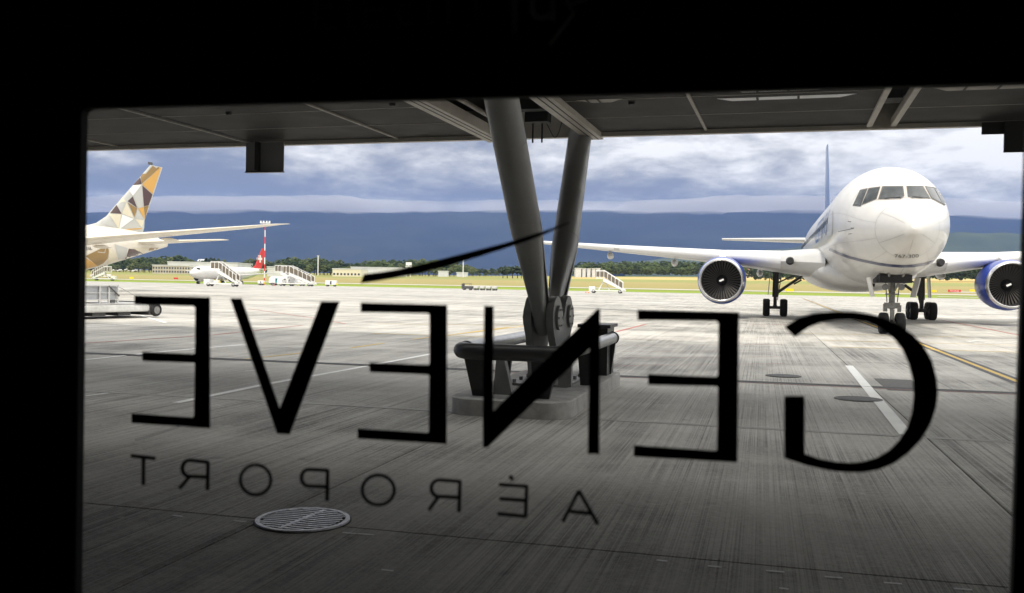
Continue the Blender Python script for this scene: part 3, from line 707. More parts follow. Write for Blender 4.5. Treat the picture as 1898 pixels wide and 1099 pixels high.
    for i, P in enumerate(([(48, 812), (48, 838)], [(58, 838), (64, 812), (72, 838)], [(78, 815), (82, 838), (94, 836)])):
        decal_poly(a, bvh, inv, thick_line(Z8(P), 1.1), M['geard'], 'registration_letter', .04, 4)
    bm = BM(); box(bm, (58.6, 0, 16.95), (.9, .06, .35)); obj('fin_beacon', bm, M['geard'], fin)
    bm = BM(); path(bm, [(55.2, 1.75, 6.9), (57.8, 1.3, 6.8)], .06, 6); obj('tail_fillet', bm, M['cream'], a)
airliner_gold()

def airliner_small(px_nose, Yn, tailc, label, fin_col, scale=1.0, rz=AC_ROT, base=None, gear=True, L_=37.0):
    a = thing('airliner', label, 'airliner')
    if base is None: base = at(px_nose, Yn)
    a.location = base; a.rotation_euler = (0, 0, rz); a.scale = (scale,)*3
    k = L_/37
    T = [(0, 3.1, 2.9, .1, 3.0), (.4, 3.5, 2.5, .55, 3.0), (1.6, 4.2, 1.95, 1.15, 3.1), (3, 4.9, 1.6, 1.55, 3.15), (5, 5.15, 1.45, 1.75, 3.3), (8, 5.2, 1.4, 1.8, 3.3), (24*k, 5.2, 1.4, 1.8, 3.3), (30*k, 5.2, 2.3, 1.5, 3.9), (35*k, 4.9, 3.8, .7, 4.5), (37*k, 4.6, 4.3, .15, 4.5)]
    bm, st = fuselage_bm(T, 1.0, 28); obj('fuselage', bm, M['white'], a, smooth=True)
    for sg in (1, -1):
        obj('wing', wing_bm([(12*k, 1.4, 2.2, 6.5, .13), (15*k, 6, 2.7, 3.8, .12), (20.0*k, 16.5, 3.9, 1.5, .1)], sg), M['wing'], a, smooth='auto')
        obj('tailplane', wing_bm([(31.5*k, .6, 4.7, 3.6, .1), (35*k, 6.0, 5.1, 1.4, .09)], sg), M['wing'], a, smooth='auto')
        engine(a, 10.5*k, sg*5.6, 1.75, 1.12, M['white'], detail=False, ln=.85)
        if gear:
            g = obj('main_gear', tube(BM(), (19*k, sg*3.2, .5), (19*k, sg*3.2, 2.2), .16), M['gearm'], a)
            for h_ in (-.45, .45): wheel(g, (19*k, sg*3.2+h_, .55), .55, .4)
    if gear:
        g = obj('nose_gear', tube(BM(), (4.0, 0, .4), (4.1, 0, 1.7), .12), M['gearm'], a)
        for h_ in (-.25, .25): wheel(g, (4.0, h_, .4), .4, .28)
    fin = wing_bm([(29.5*k, 0, 4.9, 5.8, .06), (31.3*k, 0, 6.0, 4.5, .08), (34.9*k, 0, 11.5, 1.8, .08)], 1, 'z')
    f_ = obj('tail_fin', fin, fin_col, a, smooth='auto')
    for sg in (1, -1):
        bm = BM(); box(bm, (2.35, sg*.0, 0), (.01, .01, .01)); bm.free()
        bm = BM(); prism(bm, [Vector((2.0, sg*.62, 4.15)), Vector((2.75, sg*1.3, 4.05)), Vector((3.0, sg*1.28, 4.45)), Vector((2.5, sg*.6, 4.58))], (-.06, sg*.05, .05)); obj('cockpit_window', fix(bm), M['glassd'], a)
    bm = BM(); b2(bm, 8, 27*k, -1.82, 1.82, 3.62, 3.86); obj('window_band', bm, M['wing_glass'], a) if False else bm.free()
    return a, f_, k
sw, fsw, _ = airliner_small(352, 262, None, 'distant white airliner with a red tail fin bearing a white cross', M['red'], L_=41.0)
for sg in (1, -1):
    bm = BM(); cx_, cz_ = 37.3, 8.1
    box(bm, (cx_, sg*.24, cz_), (2.3, .1, .72)); 
    b3 = BM(); box(b3, (cx_, sg*.245, cz_), (.72, .12, 2.3)); 
    obj('cross_bar', bm, M['pwhite'], fsw); obj('cross_bar', b3, M['pwhite'], fsw)
for i, (px, py, s_, lab) in enumerate(((206, 503, .42, 'small white parked jet seen beyond the grass, left of its twin'), (236, 503, .42, 'small white parked jet seen beyond the grass, right of its twin'), (176, 502, .40, 'small white jet half hidden under the gold-tailed aircraft'), (303, 503.5, .35, 'small pale jet parked in front of the beige airport block'))):
    p = thit(px, py, 760)
    airliner_small(0, 0, None, lab, M['white'], scale=s_*1.0, rz=R(20 if i % 2 else 35), base=p, gear=True, L_=30)

# ------------------------------------------------------------------ canopy over the apron, soffit panels, terminal with added shade blocks
VE, ZC = 20.3, 5.24
UJ = [-34.9, -31.1, -27.3, -23.5, -19.7, -15.85, -12.07, -8.18, -5.75, -3.75, -1.2, 2.0, 2.45, 6.3, 10.2, 14.1, 18]
can = thing('canopy', 'dark panelled underside of the terminal pier above the V column', 'canopy')
bm = BM(); me_c = {}; tr_ = []
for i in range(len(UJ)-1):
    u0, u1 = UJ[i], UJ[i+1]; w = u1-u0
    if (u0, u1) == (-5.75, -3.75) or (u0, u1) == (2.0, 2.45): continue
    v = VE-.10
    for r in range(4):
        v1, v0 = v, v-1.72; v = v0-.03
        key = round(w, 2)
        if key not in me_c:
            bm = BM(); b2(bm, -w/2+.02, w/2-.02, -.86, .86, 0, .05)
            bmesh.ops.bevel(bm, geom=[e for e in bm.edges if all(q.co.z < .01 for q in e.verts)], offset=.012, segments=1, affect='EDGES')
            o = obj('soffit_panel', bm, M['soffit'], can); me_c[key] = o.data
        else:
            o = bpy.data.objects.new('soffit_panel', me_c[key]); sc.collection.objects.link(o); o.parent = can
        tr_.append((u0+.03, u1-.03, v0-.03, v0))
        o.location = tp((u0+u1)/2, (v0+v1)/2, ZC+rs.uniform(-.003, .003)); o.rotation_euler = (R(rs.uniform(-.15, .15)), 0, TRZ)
def tbox(name, u0, u1, v0, v1, z0, z1, m, parent=None, **k):
    bm = BM(); b2(bm, u0, u1, v0, v1, z0, z1); bmesh.ops.transform(bm, matrix=TERM, verts=bm.verts); return obj(name, bm, m, parent, **k)
for i, u in enumerate(UJ):
    if -6 < u < -3: continue
    wide = u in (-12.07,)
    tbox('joint_rail', u-(.05 if wide else .03), u+.0 if wide else u+.03, 13.4, VE-.1, ZC-.03, ZC+.02, M['trim'], can)
    if wide: tbox('open_joint', u+.01, u+.12, 13.4, VE-.1, ZC-.012, ZC+.01, M['soffit_in'], can)
for a_ in tr_: tbox('cover_strip', a_[0], a_[1], a_[2]+.003, a_[3]-.003, ZC-.004, ZC+.02, M['trim'], can)
tbox('edge_fascia', -36, 20, VE-.10, VE+.06, ZC-.09, ZC+.62, M['beam'], can)
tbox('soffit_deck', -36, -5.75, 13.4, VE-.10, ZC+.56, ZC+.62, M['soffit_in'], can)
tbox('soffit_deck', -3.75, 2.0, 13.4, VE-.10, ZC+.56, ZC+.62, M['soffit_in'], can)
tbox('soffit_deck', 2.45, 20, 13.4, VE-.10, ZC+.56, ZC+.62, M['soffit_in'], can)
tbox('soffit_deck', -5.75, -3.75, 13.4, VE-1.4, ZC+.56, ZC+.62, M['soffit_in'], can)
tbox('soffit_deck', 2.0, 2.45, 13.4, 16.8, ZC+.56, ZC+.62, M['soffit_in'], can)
for u in (-5.88, -3.62):                                       # beige channel beams with thin dark strips for grooves
    tbox('channel_beam', u-.19, u+.19, 13.4, VE+.16, ZC-.12, ZC+.10, M['beam'], can)
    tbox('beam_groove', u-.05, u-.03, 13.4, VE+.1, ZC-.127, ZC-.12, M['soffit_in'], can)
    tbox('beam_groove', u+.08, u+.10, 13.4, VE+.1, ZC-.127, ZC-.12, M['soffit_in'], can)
for u in (2.0, 2.45): tbox('channel_beam', u-.05, u+.05, 13.4, VE-.1, ZC-.05, ZC+.1, M['beam'], can)
for v in (13.5, 14.8, 16.2, 18.6): tbox('cross_beam', -5.6, -3.85, v, v+.3, ZC+.25, ZC+.5, M['soffit_in'], can)
for v in (15.2, 18.0): tbox('cross_beam', 2.06, 2.39, v, v+.5, ZC+.1, ZC+.3, M['soffit_in'], can)
for (u0, u1, v0, v1, nm) in ((-.55, .95, 15.75, 16.5, 'painted_skylight'), (-.75, 1.3, 16.95, 17.2, 'painted_skylight'), (1.25, 1.85, 15.2, 16.0, 'painted_skylight'), (-3.2, -2.6, 16.6, 16.9, 'painted_skylight'), (3.0, 5.2, 15.7, 16.3, 'painted_skylight'), (2.7, 4.2, 16.7, 17.0, 'painted_skylight')):  # opaque pale panels; their colour stands for daylight through roof glazing
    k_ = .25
    bm = BM(); prism(bm, [tp(u0, v0, ZC-.008), tp(u1+k_, v0, ZC-.008), tp(u1, v1, ZC-.008), tp(u0+k_, v1, ZC-.008)], (0, 0, .006)); o = obj(nm, fix(bm), M['daylit'] if u0 < 2.5 and u0 > -2 else M['trim'], can)
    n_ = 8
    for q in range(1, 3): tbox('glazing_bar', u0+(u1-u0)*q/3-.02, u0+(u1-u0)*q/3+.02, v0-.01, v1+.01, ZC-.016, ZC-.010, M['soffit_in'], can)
# solid pale strip, coloured to stand for light through soffit perforations
tbox('painted_light_strip', -1.0, 1.6, 15.5, 15.55, ZC-.01, ZC-.004, M['trim'], can)
# unseen terminal behind; the blocks above are invented to shade the near apron
tb = thing('terminal_building', 'unseen terminal behind the bus lane, with upper blocks added for shade', 'building')
tbox('wall', -36, 20, -9, -8.6, 0, ZC, M['term'], tb)
tbox('added_shade_block', -36, 34, 13.4, VE-.3, ZC+.64, 15.5, M['term'], tb)
tbox('added_sun_block', -36, 34, -9, 10.0, ZC+.12, 9.7, M['term'], tb)
tbox('soffit', -36, 20, -8.6, 10.0, ZC, ZC+.1, M['soffit'], tb)  # overhang stops short, leaving an invented gap that lights the near slabs
tbox('end_wall', -36.4, -36, -9, 6, 0, ZC, M['term'], tb)
# hanging boxes at the edge
hb = thing('hanging_sign_box', 'open-backed dark box hanging from the canopy edge on the left', 'sign box')
q0, q1 = -12.04, -11.05
tbox('back_panel', q0, q1, VE-.30, VE-.27, ZC-.74, ZC-.05, M['hbox'], hb); tbox('side_panel', q0, q0+.03, VE-.27, VE-.20, ZC-.74, ZC-.05, M['rail'], hb)
tbox('divider', q0+.31, q0+.40, VE-.42, VE-.30, ZC-.72, ZC-.05, M['soffit_in'], hb); tbox('bottom_panel', q0, q1, VE-.34, VE-.2, ZC-.765, ZC-.74, M['rail'], hb); tbox('side_panel', q1, q1+.03, VE-.3, VE-.28, ZC-.76, ZC-.05, M['trim'], hb)
hb2 = thing('hanging_sign_box', 'dark stepped box under the canopy edge at the far right', 'sign box')
tbox('back_panel', 4.02, 5.6, VE-.30, VE-.25, ZC-.28, ZC-.05, M['rail'], hb2); tbox('side_panel', 4.4, 5.6, VE-.36, VE-.30, ZC-.64, ZC-.05, M['rail'], hb2)
for k_, (px, py) in enumerate(((425, 206), (735, 191), (1180, 190))):
    q = hit_plane(px, py, Vector((0, 0, ZC)), Vector((0, 0, 1))); bm = BM(); tube(bm, q+Vector((0, 0, .0)), q-Vector((0, 0, .05)), .07, .05, 14); obj('ceiling_fitting', bm, M['soffit_in'], can)
# rods, cable and services between the beams
sv = thing('service_conduit', 'pair of thin rods and a looped cable hanging between the beige beams', 'conduit')
for u in (-4.72, -4.52): 
    bm = BM(); tube(bm, tp(u, VE-1.0, ZC+.4), tp(u, VE-1.0, ZC-.33), .018, n=8); obj('rod', bm, M['soffit_in'], sv)
bm = BM(); pts = [tp(-4.5+.42*t, VE-1.0, ZC+.15-.33*math.sin(math.pi*t)+(.1*math.sin(2*math.pi*t))) for t in [k/16 for k in range(17)]]; path(bm, pts, .010, 6); obj('cable', bm, M['geard'], sv)
tbox('junction_box', -4.85, -4.35, VE-1.2, VE-.9, ZC+.08, ZC+.4, M['soffit_in'], sv)
bm = BM(); tube(bm, tp(-5.4, 13.5, ZC+.1), tp(-5.4, VE-.2, ZC+.1), .05, n=10); obj('pipe', bm, M['trim'], sv)

# the pier edge runs a little off the paving grid
PIV = Vector((0, 20.8, 0)); QR = Matrix.Rotation(R(-1.45), 4, 'Z')
for o in (can, hb, hb2, sv):
    o.matrix_world = Matrix.Translation(PIV) @ QR @ Matrix.Translation(-PIV)
# ------------------------------------------------------------------ V column with plinth and guard
C0 = Vector((.65, 16.2, 0)); CM = Matrix.Translation(C0) @ Matrix.Rotation(TRZ, 4, 'Z')    # local x = along terminal, y = outward
vc = thing('v_column', 'grey steel V column on a round-cornered concrete plinth under the canopy', 'column', C0, TRZ)
def rrect(x0, x1, y0, y1, r, n=8):
    p = []
    for cx_, cy_, a0 in ((x1-r, y1-r, 0), (x0+r, y1-r, 90), (x0+r, y0+r, 180), (x1-r, y0+r, 270)):
        p += [(cx_+r*math.cos(R(a0+90*k/n)), cy_+r*math.sin(R(a0+90*k/n))) for k in range(n+1)]
    return p
bm = BM(); P = rrect(-.93, .90, -2.78, 2.78, .42)
loft(bm, [[Vector((x, y, 0)) for x, y in P], [Vector((x, y, .235)) for x, y in P], [Vector((x*.985, y*.994, .25)) for x, y in P]]); tri(fix(bm)); obj('plinth', bm, M['plinth'], vc, smooth='auto')
def brprof():
    pts = [(-.62, .25), (-.60, .32), (-.50, .36), (-.42, .75)]
    c, r = .47, .36
    for k in range(13): a_ = R(215-k*(215-25)/12); pts.append((-c+r*math.cos(a_), 1.38+r*math.sin(a_)))
    pts.append((0, 1.30))
    for k in range(13): a_ = R(155-k*(155+35)/12); pts.append((c+r*math.cos(a_), 1.38+r*math.sin(a_)))
    return pts+[(.42, .75), (.50, .36), (.60, .32), (.62, .25)]
for sx in (-.25, .13):
    bm = BM(); prism(bm, [Vector((sx, y, z)) for y, z in brprof()], (.12, 0, 0)); tri(fix(bm)); obj('bracket_plate', bm, M['colp'], vc, smooth='auto')
for c in (-.47, .47):
    for sx, ex in ((.25, .30), (-.30, -.25)):
        bm = BM(); tube(bm, (sx, c, 1.38), (ex, c, 1.38), .205, n=32); obj('pin_cap', bm, M['colp'], vc, smooth='auto')
bm = BM(); b2(bm, -.5, .5, -.8, .8, .25, .29); obj('base_plate', bm, M['colp'], vc)
for x in (-.42, .42):
    for y in (-.7, -.25, .25, .7): bm = BM(); tube(bm, (x, y, .29), (x, y, .35), .035, n=6); obj('anchor_bolt', bm, M['gearm'], vc)
for x_ in (-.19, .19):
    for y_ in (-.47, .47):
        for k in range(6):
            bm = BM(); a_ = k*math.pi/3; sx_ = .25 if x_ > 0 else -.25; ex_ = .315 if x_ > 0 else -.315
            tube(bm, (sx_, y_+.15*math.cos(a_), 1.38+.15*math.sin(a_)), (ex_, y_+.15*math.cos(a_), 1.38+.15*math.sin(a_)), .018, n=6); obj('cap_bolt', bm, M['gearm'], vc)
def leg(p0, p1, cutz):
    p0, p1 = Vector((0, *p0)), Vector((cutz, *p1)); d = (p1-p0).normalized(); x = (Vector((1, 0, 0))-d*d.x).normalized(); y = d.cross(x)
    Ln = (p1-p0).length; loops = []
    def ring(t, rx, ry, sq):
        r_ = []
        for k in range(40):
            a_ = 2*math.pi*k/40; c, s = math.cos(a_), math.sin(a_); e_ = sq
            cx_ = math.copysign(abs(c)**e_, c)*rx; sy = math.copysign(abs(s)**e_, s)*ry; r_.append(p0+d*t+x*cx_+y*sy)
        return r_
    loops = [ring(-.30, .10, .10, .8), ring(-.22, .12, .22, .6), ring(0, .12, .28, .5), ring(.45, .125, .27, .45), ring(.9, .17, .255, .62), ring(1.35, .215, .25, .85), ring(1.75, .25, .25, 1.0), ring(Ln, .25, .25, 1.0)]
    bm = BM(); loft(bm, loops); tri(fix(bm)); o = obj('column_leg', bm, M['col'], vc, smooth='auto')
    # fin plates running up the tube from the joint
    for tt in (2.0, 3.3):
        bm = BM(); tube(bm, p0+d*tt, p0+d*(tt+.012), .2535, n=40); obj('weld_seam', bm, M['col'], o, smooth='auto')
    for sx in (-1, 1):
        bm = BM(); q = [p0+d*.35+x*sx*.12+y*.05, p0+d*1.9+x*sx*.245+y*.02, p0+d*1.9+x*sx*.26-y*.02, p0+d*.35+x*sx*.16-y*.05]
        prism(bm, q, y*.02); fix(bm); obj('fin_plate', bm, M['colp'], o)
leg((-.47, 1.38), (-3.25, 5.06), -.13); leg((.47, 1.38), (4.3, 5.18), -.35)

gr = thing('guard_rail', 'low black and steel crash guard ringing the foot of the V column', 'guard rail', C0, TRZ)
HW, V_F, V_B, RZ_, RR = .80, -2.62, 2.15, .93, .115
bm = BM(); pts = [(-HW, V_F+.35, RZ_)]
for k in range(7): a_ = R(180+90*k/6); pts.append((-HW+.25+.25*math.cos(a_), V_F+.25+.25*math.sin(a_), RZ_))
for k in range(7): a_ = R(270+90*k/6); pts.append((HW-.25+.25*math.cos(a_), V_F+.25+.25*math.sin(a_), RZ_))
pts.append((HW, V_F+.35, RZ_)); path(bm, pts, RR+.005, 20); obj('front_rail', bm, M['rail'], gr, smooth='auto')
for sx in (-1, 1):
    bm = BM(); path(bm, [(sx*HW, V_F+.35, RZ_), (sx*HW, V_B, RZ_)], RR-.006, 20); r_ = obj('side_rail', bm, M['chrome'], gr, smooth='auto')
    for yy in (V_F+.42, V_B-.2):
        bm = BM(); tube(bm, (sx*HW, yy, RZ_), (sx*HW, yy+.05, RZ_), RR+.012, n=20); obj('clamp_ring', bm, M['rail'], r_, smooth='auto')
for (x, y, s_) in ((-.72, V_F+.22, 1), (.55, V_F+.22, -1), (HW-.08, V_B-.3, -1), (-HW+.08, V_B-.3, 1), (HW-.08, -.3, -1), (-HW+.08, -.3, 1)):
    bm = BM(); front = y < -2
    if front: P = [(x-.06, RZ_-.05), (x+.34*1, RZ_-.05), (x+.30, .25), (x+.10, .25)] if s_ > 0 else [(x-.28, RZ_-.05), (x+.14, RZ_-.05), (x+.0, .25), (x-.24, .25)]
    else: P = [(x-.16, RZ_-.05), (x+.16, RZ_-.05), (x+.08, .25), (x-.10, .25)]
    prism(bm, [Vector((a_, y, b_)) for a_, b_ in P], (0, .10, 0)); fix(bm); obj('post', bm, M['rail'], gr)
for x in (-.28,):
    bm = BM(); prism(bm, [Vector((x-.06, V_F+.5, .82)), Vector((x+.06, V_F+.5, .82)), Vector((x+.20, V_F+.5, .25)), Vector((x-.10, V_F+.5, .25))], (0, .14, 0)); obj('strut_foot', fix(bm), M['colp'], gr)
eb = thing('equipment_box', 'dark cabinet standing behind the column joint on the plinth', 'cabinet', C0, TRZ)
bm = BM(); b2(bm, .28, .78, 1.5, 2.3, .25, 1.12); obj('cabinet_body', bm, M['rail'], eb)
bm = BM(); b2(bm, .22, .84, 1.44, 2.36, 1.14, 1.20); b2(bm, .30, .76, 1.55, 2.25, 1.12, 1.14); obj('cabinet_lid', bm, M['geard'], eb)
bm = BM(); b2(bm, .45, .66, -1.3, -1.18, .32, .72); obj('junction_box', bm, M['colp'], gr)

# ------------------------------------------------------------------ pavement markings, drain, covers, grate
def mark(name, pts, w, m, z=.006, label=None, cat='marking', dash=None):
    g = [ground(*p) for p in pts]; bm = BM()
    for a_, b_ in zip(g, g[1:]):
        d = (b_-a_).normalized(); n = Vector((-d.y, d.x, 0))*w/2; ln = (b_-a_).length; k = max(1, int(ln/4)); pv = None
        for i in range(k+1):
            p = a_+(b_-a_)*i/k; q = [bm.verts.new(p+n+Vector((0, 0, z))), bm.verts.new(p-n+Vector((0, 0, z)))]
            if pv: bm.faces.new((pv[0], pv[1], q[1], q[0]))
            pv = q
    return obj(name, fix(bm), m, label=label, category=cat)
mark('white_line', [(1573.5, 678), (1680, 806)], .19, M['pwh'], .008, 'bold white line running towards the aircraft inside the letter G')
mark('guide_line_border', [(1488, 553), (1895, 711)], .42, M['pdk'], .004, 'dark border beneath the yellow line under the nose wheel')
mark('guide_line', [(1488, 553), (1895, 711)], .13, M['pye'], .008, 'yellow centre line leading under the nose wheel of the right-hand airliner')
mark('stop_line', [(1526, 631), (1890, 640)], .11, M['pye'], .006, 'thin orange cross line, farther of the pair right of the white line')
mark('stop_line', [(1541, 643), (1890, 653)], .13, M['pye'], .006, 'thin orange cross line, nearer of the pair right of the white line')
mark('stop_line', [(1470, 617.5), (1795, 625)], .11, M['pye'], .006, 'faint orange cross line by the nose wheels')
mark('red_line', [(1744, 593), (1898, 623)], .15, M['pre'], .006, 'red line slanting right beside the rear wheels of the nearer airliner')
mark('red_line', [(1142, 615), (1197, 601)], .16, M['pre'], .006, 'short red line between the column and the letter E')
mark('red_line', [(1390, 601.5), (1470, 602)], .15, M['pre'], .006, 'short red line left of the nose gear')
mark('red_line', [(158, 636), (394, 621), (560, 603)], .11, M['pre'], .006, 'thin red line crossing the left apron near the white truck')
mark('red_line', [(460, 572), (578, 589), (640, 600)], .11, M['pre'], .006, 'thin red line slanting right behind the letter V')
for i, (y0, y1) in enumerate(((629, 626), (641, 638), (652, 649), (664, 661), (678, 674))):
    mark('red_line', [(1150-i*2, y0), (1450, y1)], .04, M['pre'], .006, ['faintest', 'second', 'middle', 'fourth', 'nearest'][i]+' of the thin red stripes right of the column guard')
mark('white_line', [(158, 667), (300, 652), (450, 639)], .15, M['pwh'], .006, 'long white line curving in from the left window edge')
mark('white_line', [(326, 747), (500, 711), (640, 686), (800, 656)], .15, M['pwh'], .006, 'long white line running behind the letter V towards the column')
mark('white_line', [(262, 585), (307, 598)], .17, M['pwh'], .008, 'short white dash at the tail of the white truck')
mark('white_line', [(158, 606), (242, 602)], .14, M['pwh'], .006, 'faint white line below the white truck')
mark('white_line', [(455, 688), (499, 687)], .08, M['pwh'], .006, 'tiny white dash behind the letter V')
mark('white_line', [(160, 734), (201, 729)], .07, M['pwh'], .006, 'worn white dash at the left window edge')
mark('yellow_line', [(445, 667), (562, 654)], .10, M['pye'], .006, 'thin yellow line behind the lower left of the letter V')
mark('yellow_line', [(650, 645), (712, 636)], .12, M['pye'], .006, 'thin yellow dash between the letters V and E')
mark('yellow_line', [(690, 618), (920, 625)], .12, M['pye'], .006, 'thin yellow line crossing behind the second letter E, nearer one')
mark('yellow_line', [(700, 600), (1000, 604)], .12, M['pye'], .006, 'thin yellow line crossing behind the second letter E, farther one')
mark('yellow_line', [(765, 629), (985, 603)], .12, M['pye'], .006, 'thin yellow diagonal left of the column joint')
mark('yellow_line', [(850, 619), (945, 606)], .12, M['pye'], .010, 'short yellow diagonal just left of the column joint')
sb = mark('sign_block', [(1797, 632.5), (1806, 633)], .9, M['pwh'], .012, 'white square end block of the stop marking at the far right')
for i, (y0, y1) in enumerate(((628.5, 630), (631, 636.5), (637, 633), (637.5, 639.5))):
    mark('stop_marking', [(1806, y0), (1890, y1)], .07, M['pwh'], .008, ['topmost', 'second', 'third', 'lowest'][i]+' white stroke of the stop marking at the far right')
# small worn paint flecks on the near slabs
for i, (x, y, w_) in enumerate(((718, 1058, 22), (648, 989, 26), (678, 991, 30), (1325, 1051, 26), (1437, 1060, 34), (1545, 1071, 34), (1655, 1082, 34), (1785, 1093, 34), (1227, 1040, 20), (445, 967, 22), (1453, 1092, 18), (330, 957, 18))):
    mark('paint_fleck', [(x-w_/2, y-1), (x+w_/2, y+1.5)], .028, M['pwh'], .006, None, None)
    o = bpy.data.objects[-1] if False else None
fl = [o for o in sc.objects if o.name.startswith('paint_fleck')]
FL = ['bright pale fleck low on the near concrete below the drain grate', 'shorter pale dash just right of the drain grate', 'longer pale dash just right of the drain grate', 'leftmost pale dash of the row along the lower right slab joint', 'second pale dash of the row along the lower right slab joint', 'middle pale dash of the row along the lower right slab joint', 'fourth pale dash of the row along the lower right slab joint', 'rightmost pale dash of the row along the lower right slab joint', 'pale fleck on the slab joint below the small letter A', 'pale dash left of the drain grate', 'lone pale fleck at the very bottom right of the pavement', 'faint pale dash below the small letter R at left']
for i, o in enumerate(fl):
    o['label'] = FL[i]; o['category'] = 'paint mark'; o['group'] = 'worn paint flecks on the near slabs'
# slot drain across the bay
dr = thing('slot_drain', 'dark slot drain line crossing the apron below the aircraft', 'drain')
vd = 19.9
sheet('drain_channel', [(-34, 42, vd-.20, vd+.20)], .006, M['drain'], None, dr); sheet('drain_slot', [(-34, 42, vd-.02, vd+.03)], .010, M['seal'], None, dr)
sheet('red_edge', [(-6, 42, vd-.27, vd-.225)], .006, M['pre'], None, dr)
sheet('pale_joint', [(-34, 42, 13.33, 13.47)], .003, M['pale'], None, dr)
for i, (x, y, rx, lab) in enumerate(((1452, 697, 30, 'round dark manhole cover left of the bold white line, farther one'), (1591, 740, 40, 'round dark manhole cover beside the bold white line'))):
    g = ground(x, y); r_ = (ground(x+rx, y)-ground(x-rx, y)).length/2
    t_ = thing('manhole_cover', lab, 'manhole cover', g)
    bm = BM(); tube(bm, (0, 0, .002), (0, 0, .012), r_, n=36); obj('frame', bm, M['cover'], t_); bm = BM(); tube(bm, (0, 0, .012), (0, 0, .016), r_*.82, n=36); obj('lid', bm, M['drain'], t_)
g = ground(1667, 714); t_ = tbox('repair_patch', uv(g)[0]-.35, uv(g)[0]+.40, uv(g)[1]-1.1, uv(g)[1]+1.3, -.01, .004, M['cover']); props(t_, label='dark rectangular asphalt patch right of the bold white line', category='patch')
# big drain grate
g0 = ground(561.5, 965); pa, pb = ground(525.8, 979), ground(597.3, 950); dirr = (pb-pa).normalized(); ang = math.atan2(dirr.y, dirr.x)
gt = thing('drain_grate', 'round slotted iron drain grate set in the near concrete', 'drain grate', g0, ang)
RG = .375
bm = BM(); tube(bm, (0, 0, -.02), (0, 0, .003), RG+.012, n=64); obj('pit', bm, M['decal'], gt)  # flat black disc; its colour stands for the dark of the hole
bm = BM()
n = 72
rgs = [[bm.verts.new((r_*math.cos(2*math.pi*i/n), r_*math.sin(2*math.pi*i/n), z)) for i in range(n)] for r_, z in ((RG, .004), (RG, .018), (RG-.036, .018), (RG-.036, .004))]
for a_, b_ in zip(rgs, rgs[1:]):
    for i in range(n): bm.faces.new((a_[i], a_[(i+1) % n], b_[(i+1) % n], b_[i]))
obj('grate_ring', fix(bm), M['galv'], gt)
bm = BM(); b2(bm, -RG+.05, RG-.05, -.018, .018, .004, .019); obj('centre_rib', bm, M['galv'], gt)
for sgn in (1, -1):
    for k in range(11):
        x0 = -.29+k*.058; bm = BM(); pv = []
        for i in range(9):
            t = i/8; y = sgn*(.016+t*.335); x = x0+.06*sgn*(t**2)*-1
            if math.hypot(x, y) > RG-.03: break
            pv.append((x, y))
        if len(pv) < 3: bm.free(); continue
        loft(bm, [[Vector((x-.0135, y, .004)), Vector((x+.0135, y, .004)), Vector((x+.0135, y, .0175)), Vector((x-.0135, y, .0175))] for x, y in pv]); obj('grate_bar', fix(bm), M['galv'], gt)

# ------------------------------------------------------------------ the airport bus we look out of
GV = 1.30
NG = VD
def gl(px, py, v=GV): return hit_plane(px, py, VD*v, VD)
def guz(px, py, v=GV): p = gl(px, py, v); return p.dot(UD), p.z
bus = thing('airport_bus', 'dark interior side of the airport bus framing the view', 'bus')
c_tl, c_tr, c_br, c_bl = guz(160, 203), guz(1898, 157), guz(1887, 1140), guz(153, 1180)
zt0, zt1 = c_tl[1], c_tr[1]; zbot = .95; ul, ur = c_tl[0], guz(1896, 400)[0]
ulb, urb = guz(152.5, 1099)[0], guz(1887, 1099)[0]
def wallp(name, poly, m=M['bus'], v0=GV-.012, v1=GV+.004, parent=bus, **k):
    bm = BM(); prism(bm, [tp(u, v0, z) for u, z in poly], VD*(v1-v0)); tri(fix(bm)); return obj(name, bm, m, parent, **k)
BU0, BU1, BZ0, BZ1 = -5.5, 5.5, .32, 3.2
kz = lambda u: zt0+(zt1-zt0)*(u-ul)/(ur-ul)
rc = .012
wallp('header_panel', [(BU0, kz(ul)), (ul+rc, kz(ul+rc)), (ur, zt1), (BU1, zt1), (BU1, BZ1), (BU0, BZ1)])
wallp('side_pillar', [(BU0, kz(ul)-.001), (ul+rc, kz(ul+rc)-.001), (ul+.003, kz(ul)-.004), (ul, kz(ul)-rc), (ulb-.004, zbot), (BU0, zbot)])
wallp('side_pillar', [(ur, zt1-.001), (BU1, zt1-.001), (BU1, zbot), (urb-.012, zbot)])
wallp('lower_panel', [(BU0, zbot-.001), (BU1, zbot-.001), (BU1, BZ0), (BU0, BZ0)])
def bbox_(name, u0, u1, v0, v1, z0, z1, m=M['bus']): tbox(name, u0, u1, v0, v1, z0, z1, m, bus)
bbox_('floor', BU0, BU1, -1.2, GV-.013, BZ0-.05, BZ0, M['busr']); bbox_('roof', BU0, BU1, -1.2, GV+.05, BZ1+.001, BZ1+.06, M['bus'])
bbox_('rear_side', BU0, BU1, -1.25, -1.2, BZ0-.05, BZ1, M['busr']); bbox_('end_panel', BU0-.05, BU0, -1.25, GV+.05, BZ0-.05, BZ1+.06); bbox_('end_panel', BU1, BU1+.05, -1.25, GV+.05, BZ0-.05, BZ1+.06)  # floor and rear side made paler to bounce light onto the header print
gm = bpy.data.materials.new('window_glass'); gm.use_nodes = True; t = gm.node_tree; t.nodes.clear()
o_ = t.nodes.new('ShaderNodeOutputMaterial'); mx = t.nodes.new('ShaderNodeMixShader'); tr = t.nodes.new('ShaderNodeBsdfTransparent'); gs = t.nodes.new('ShaderNodeBsdfGlossy'); fr = t.nodes.new('ShaderNodeFresnel')
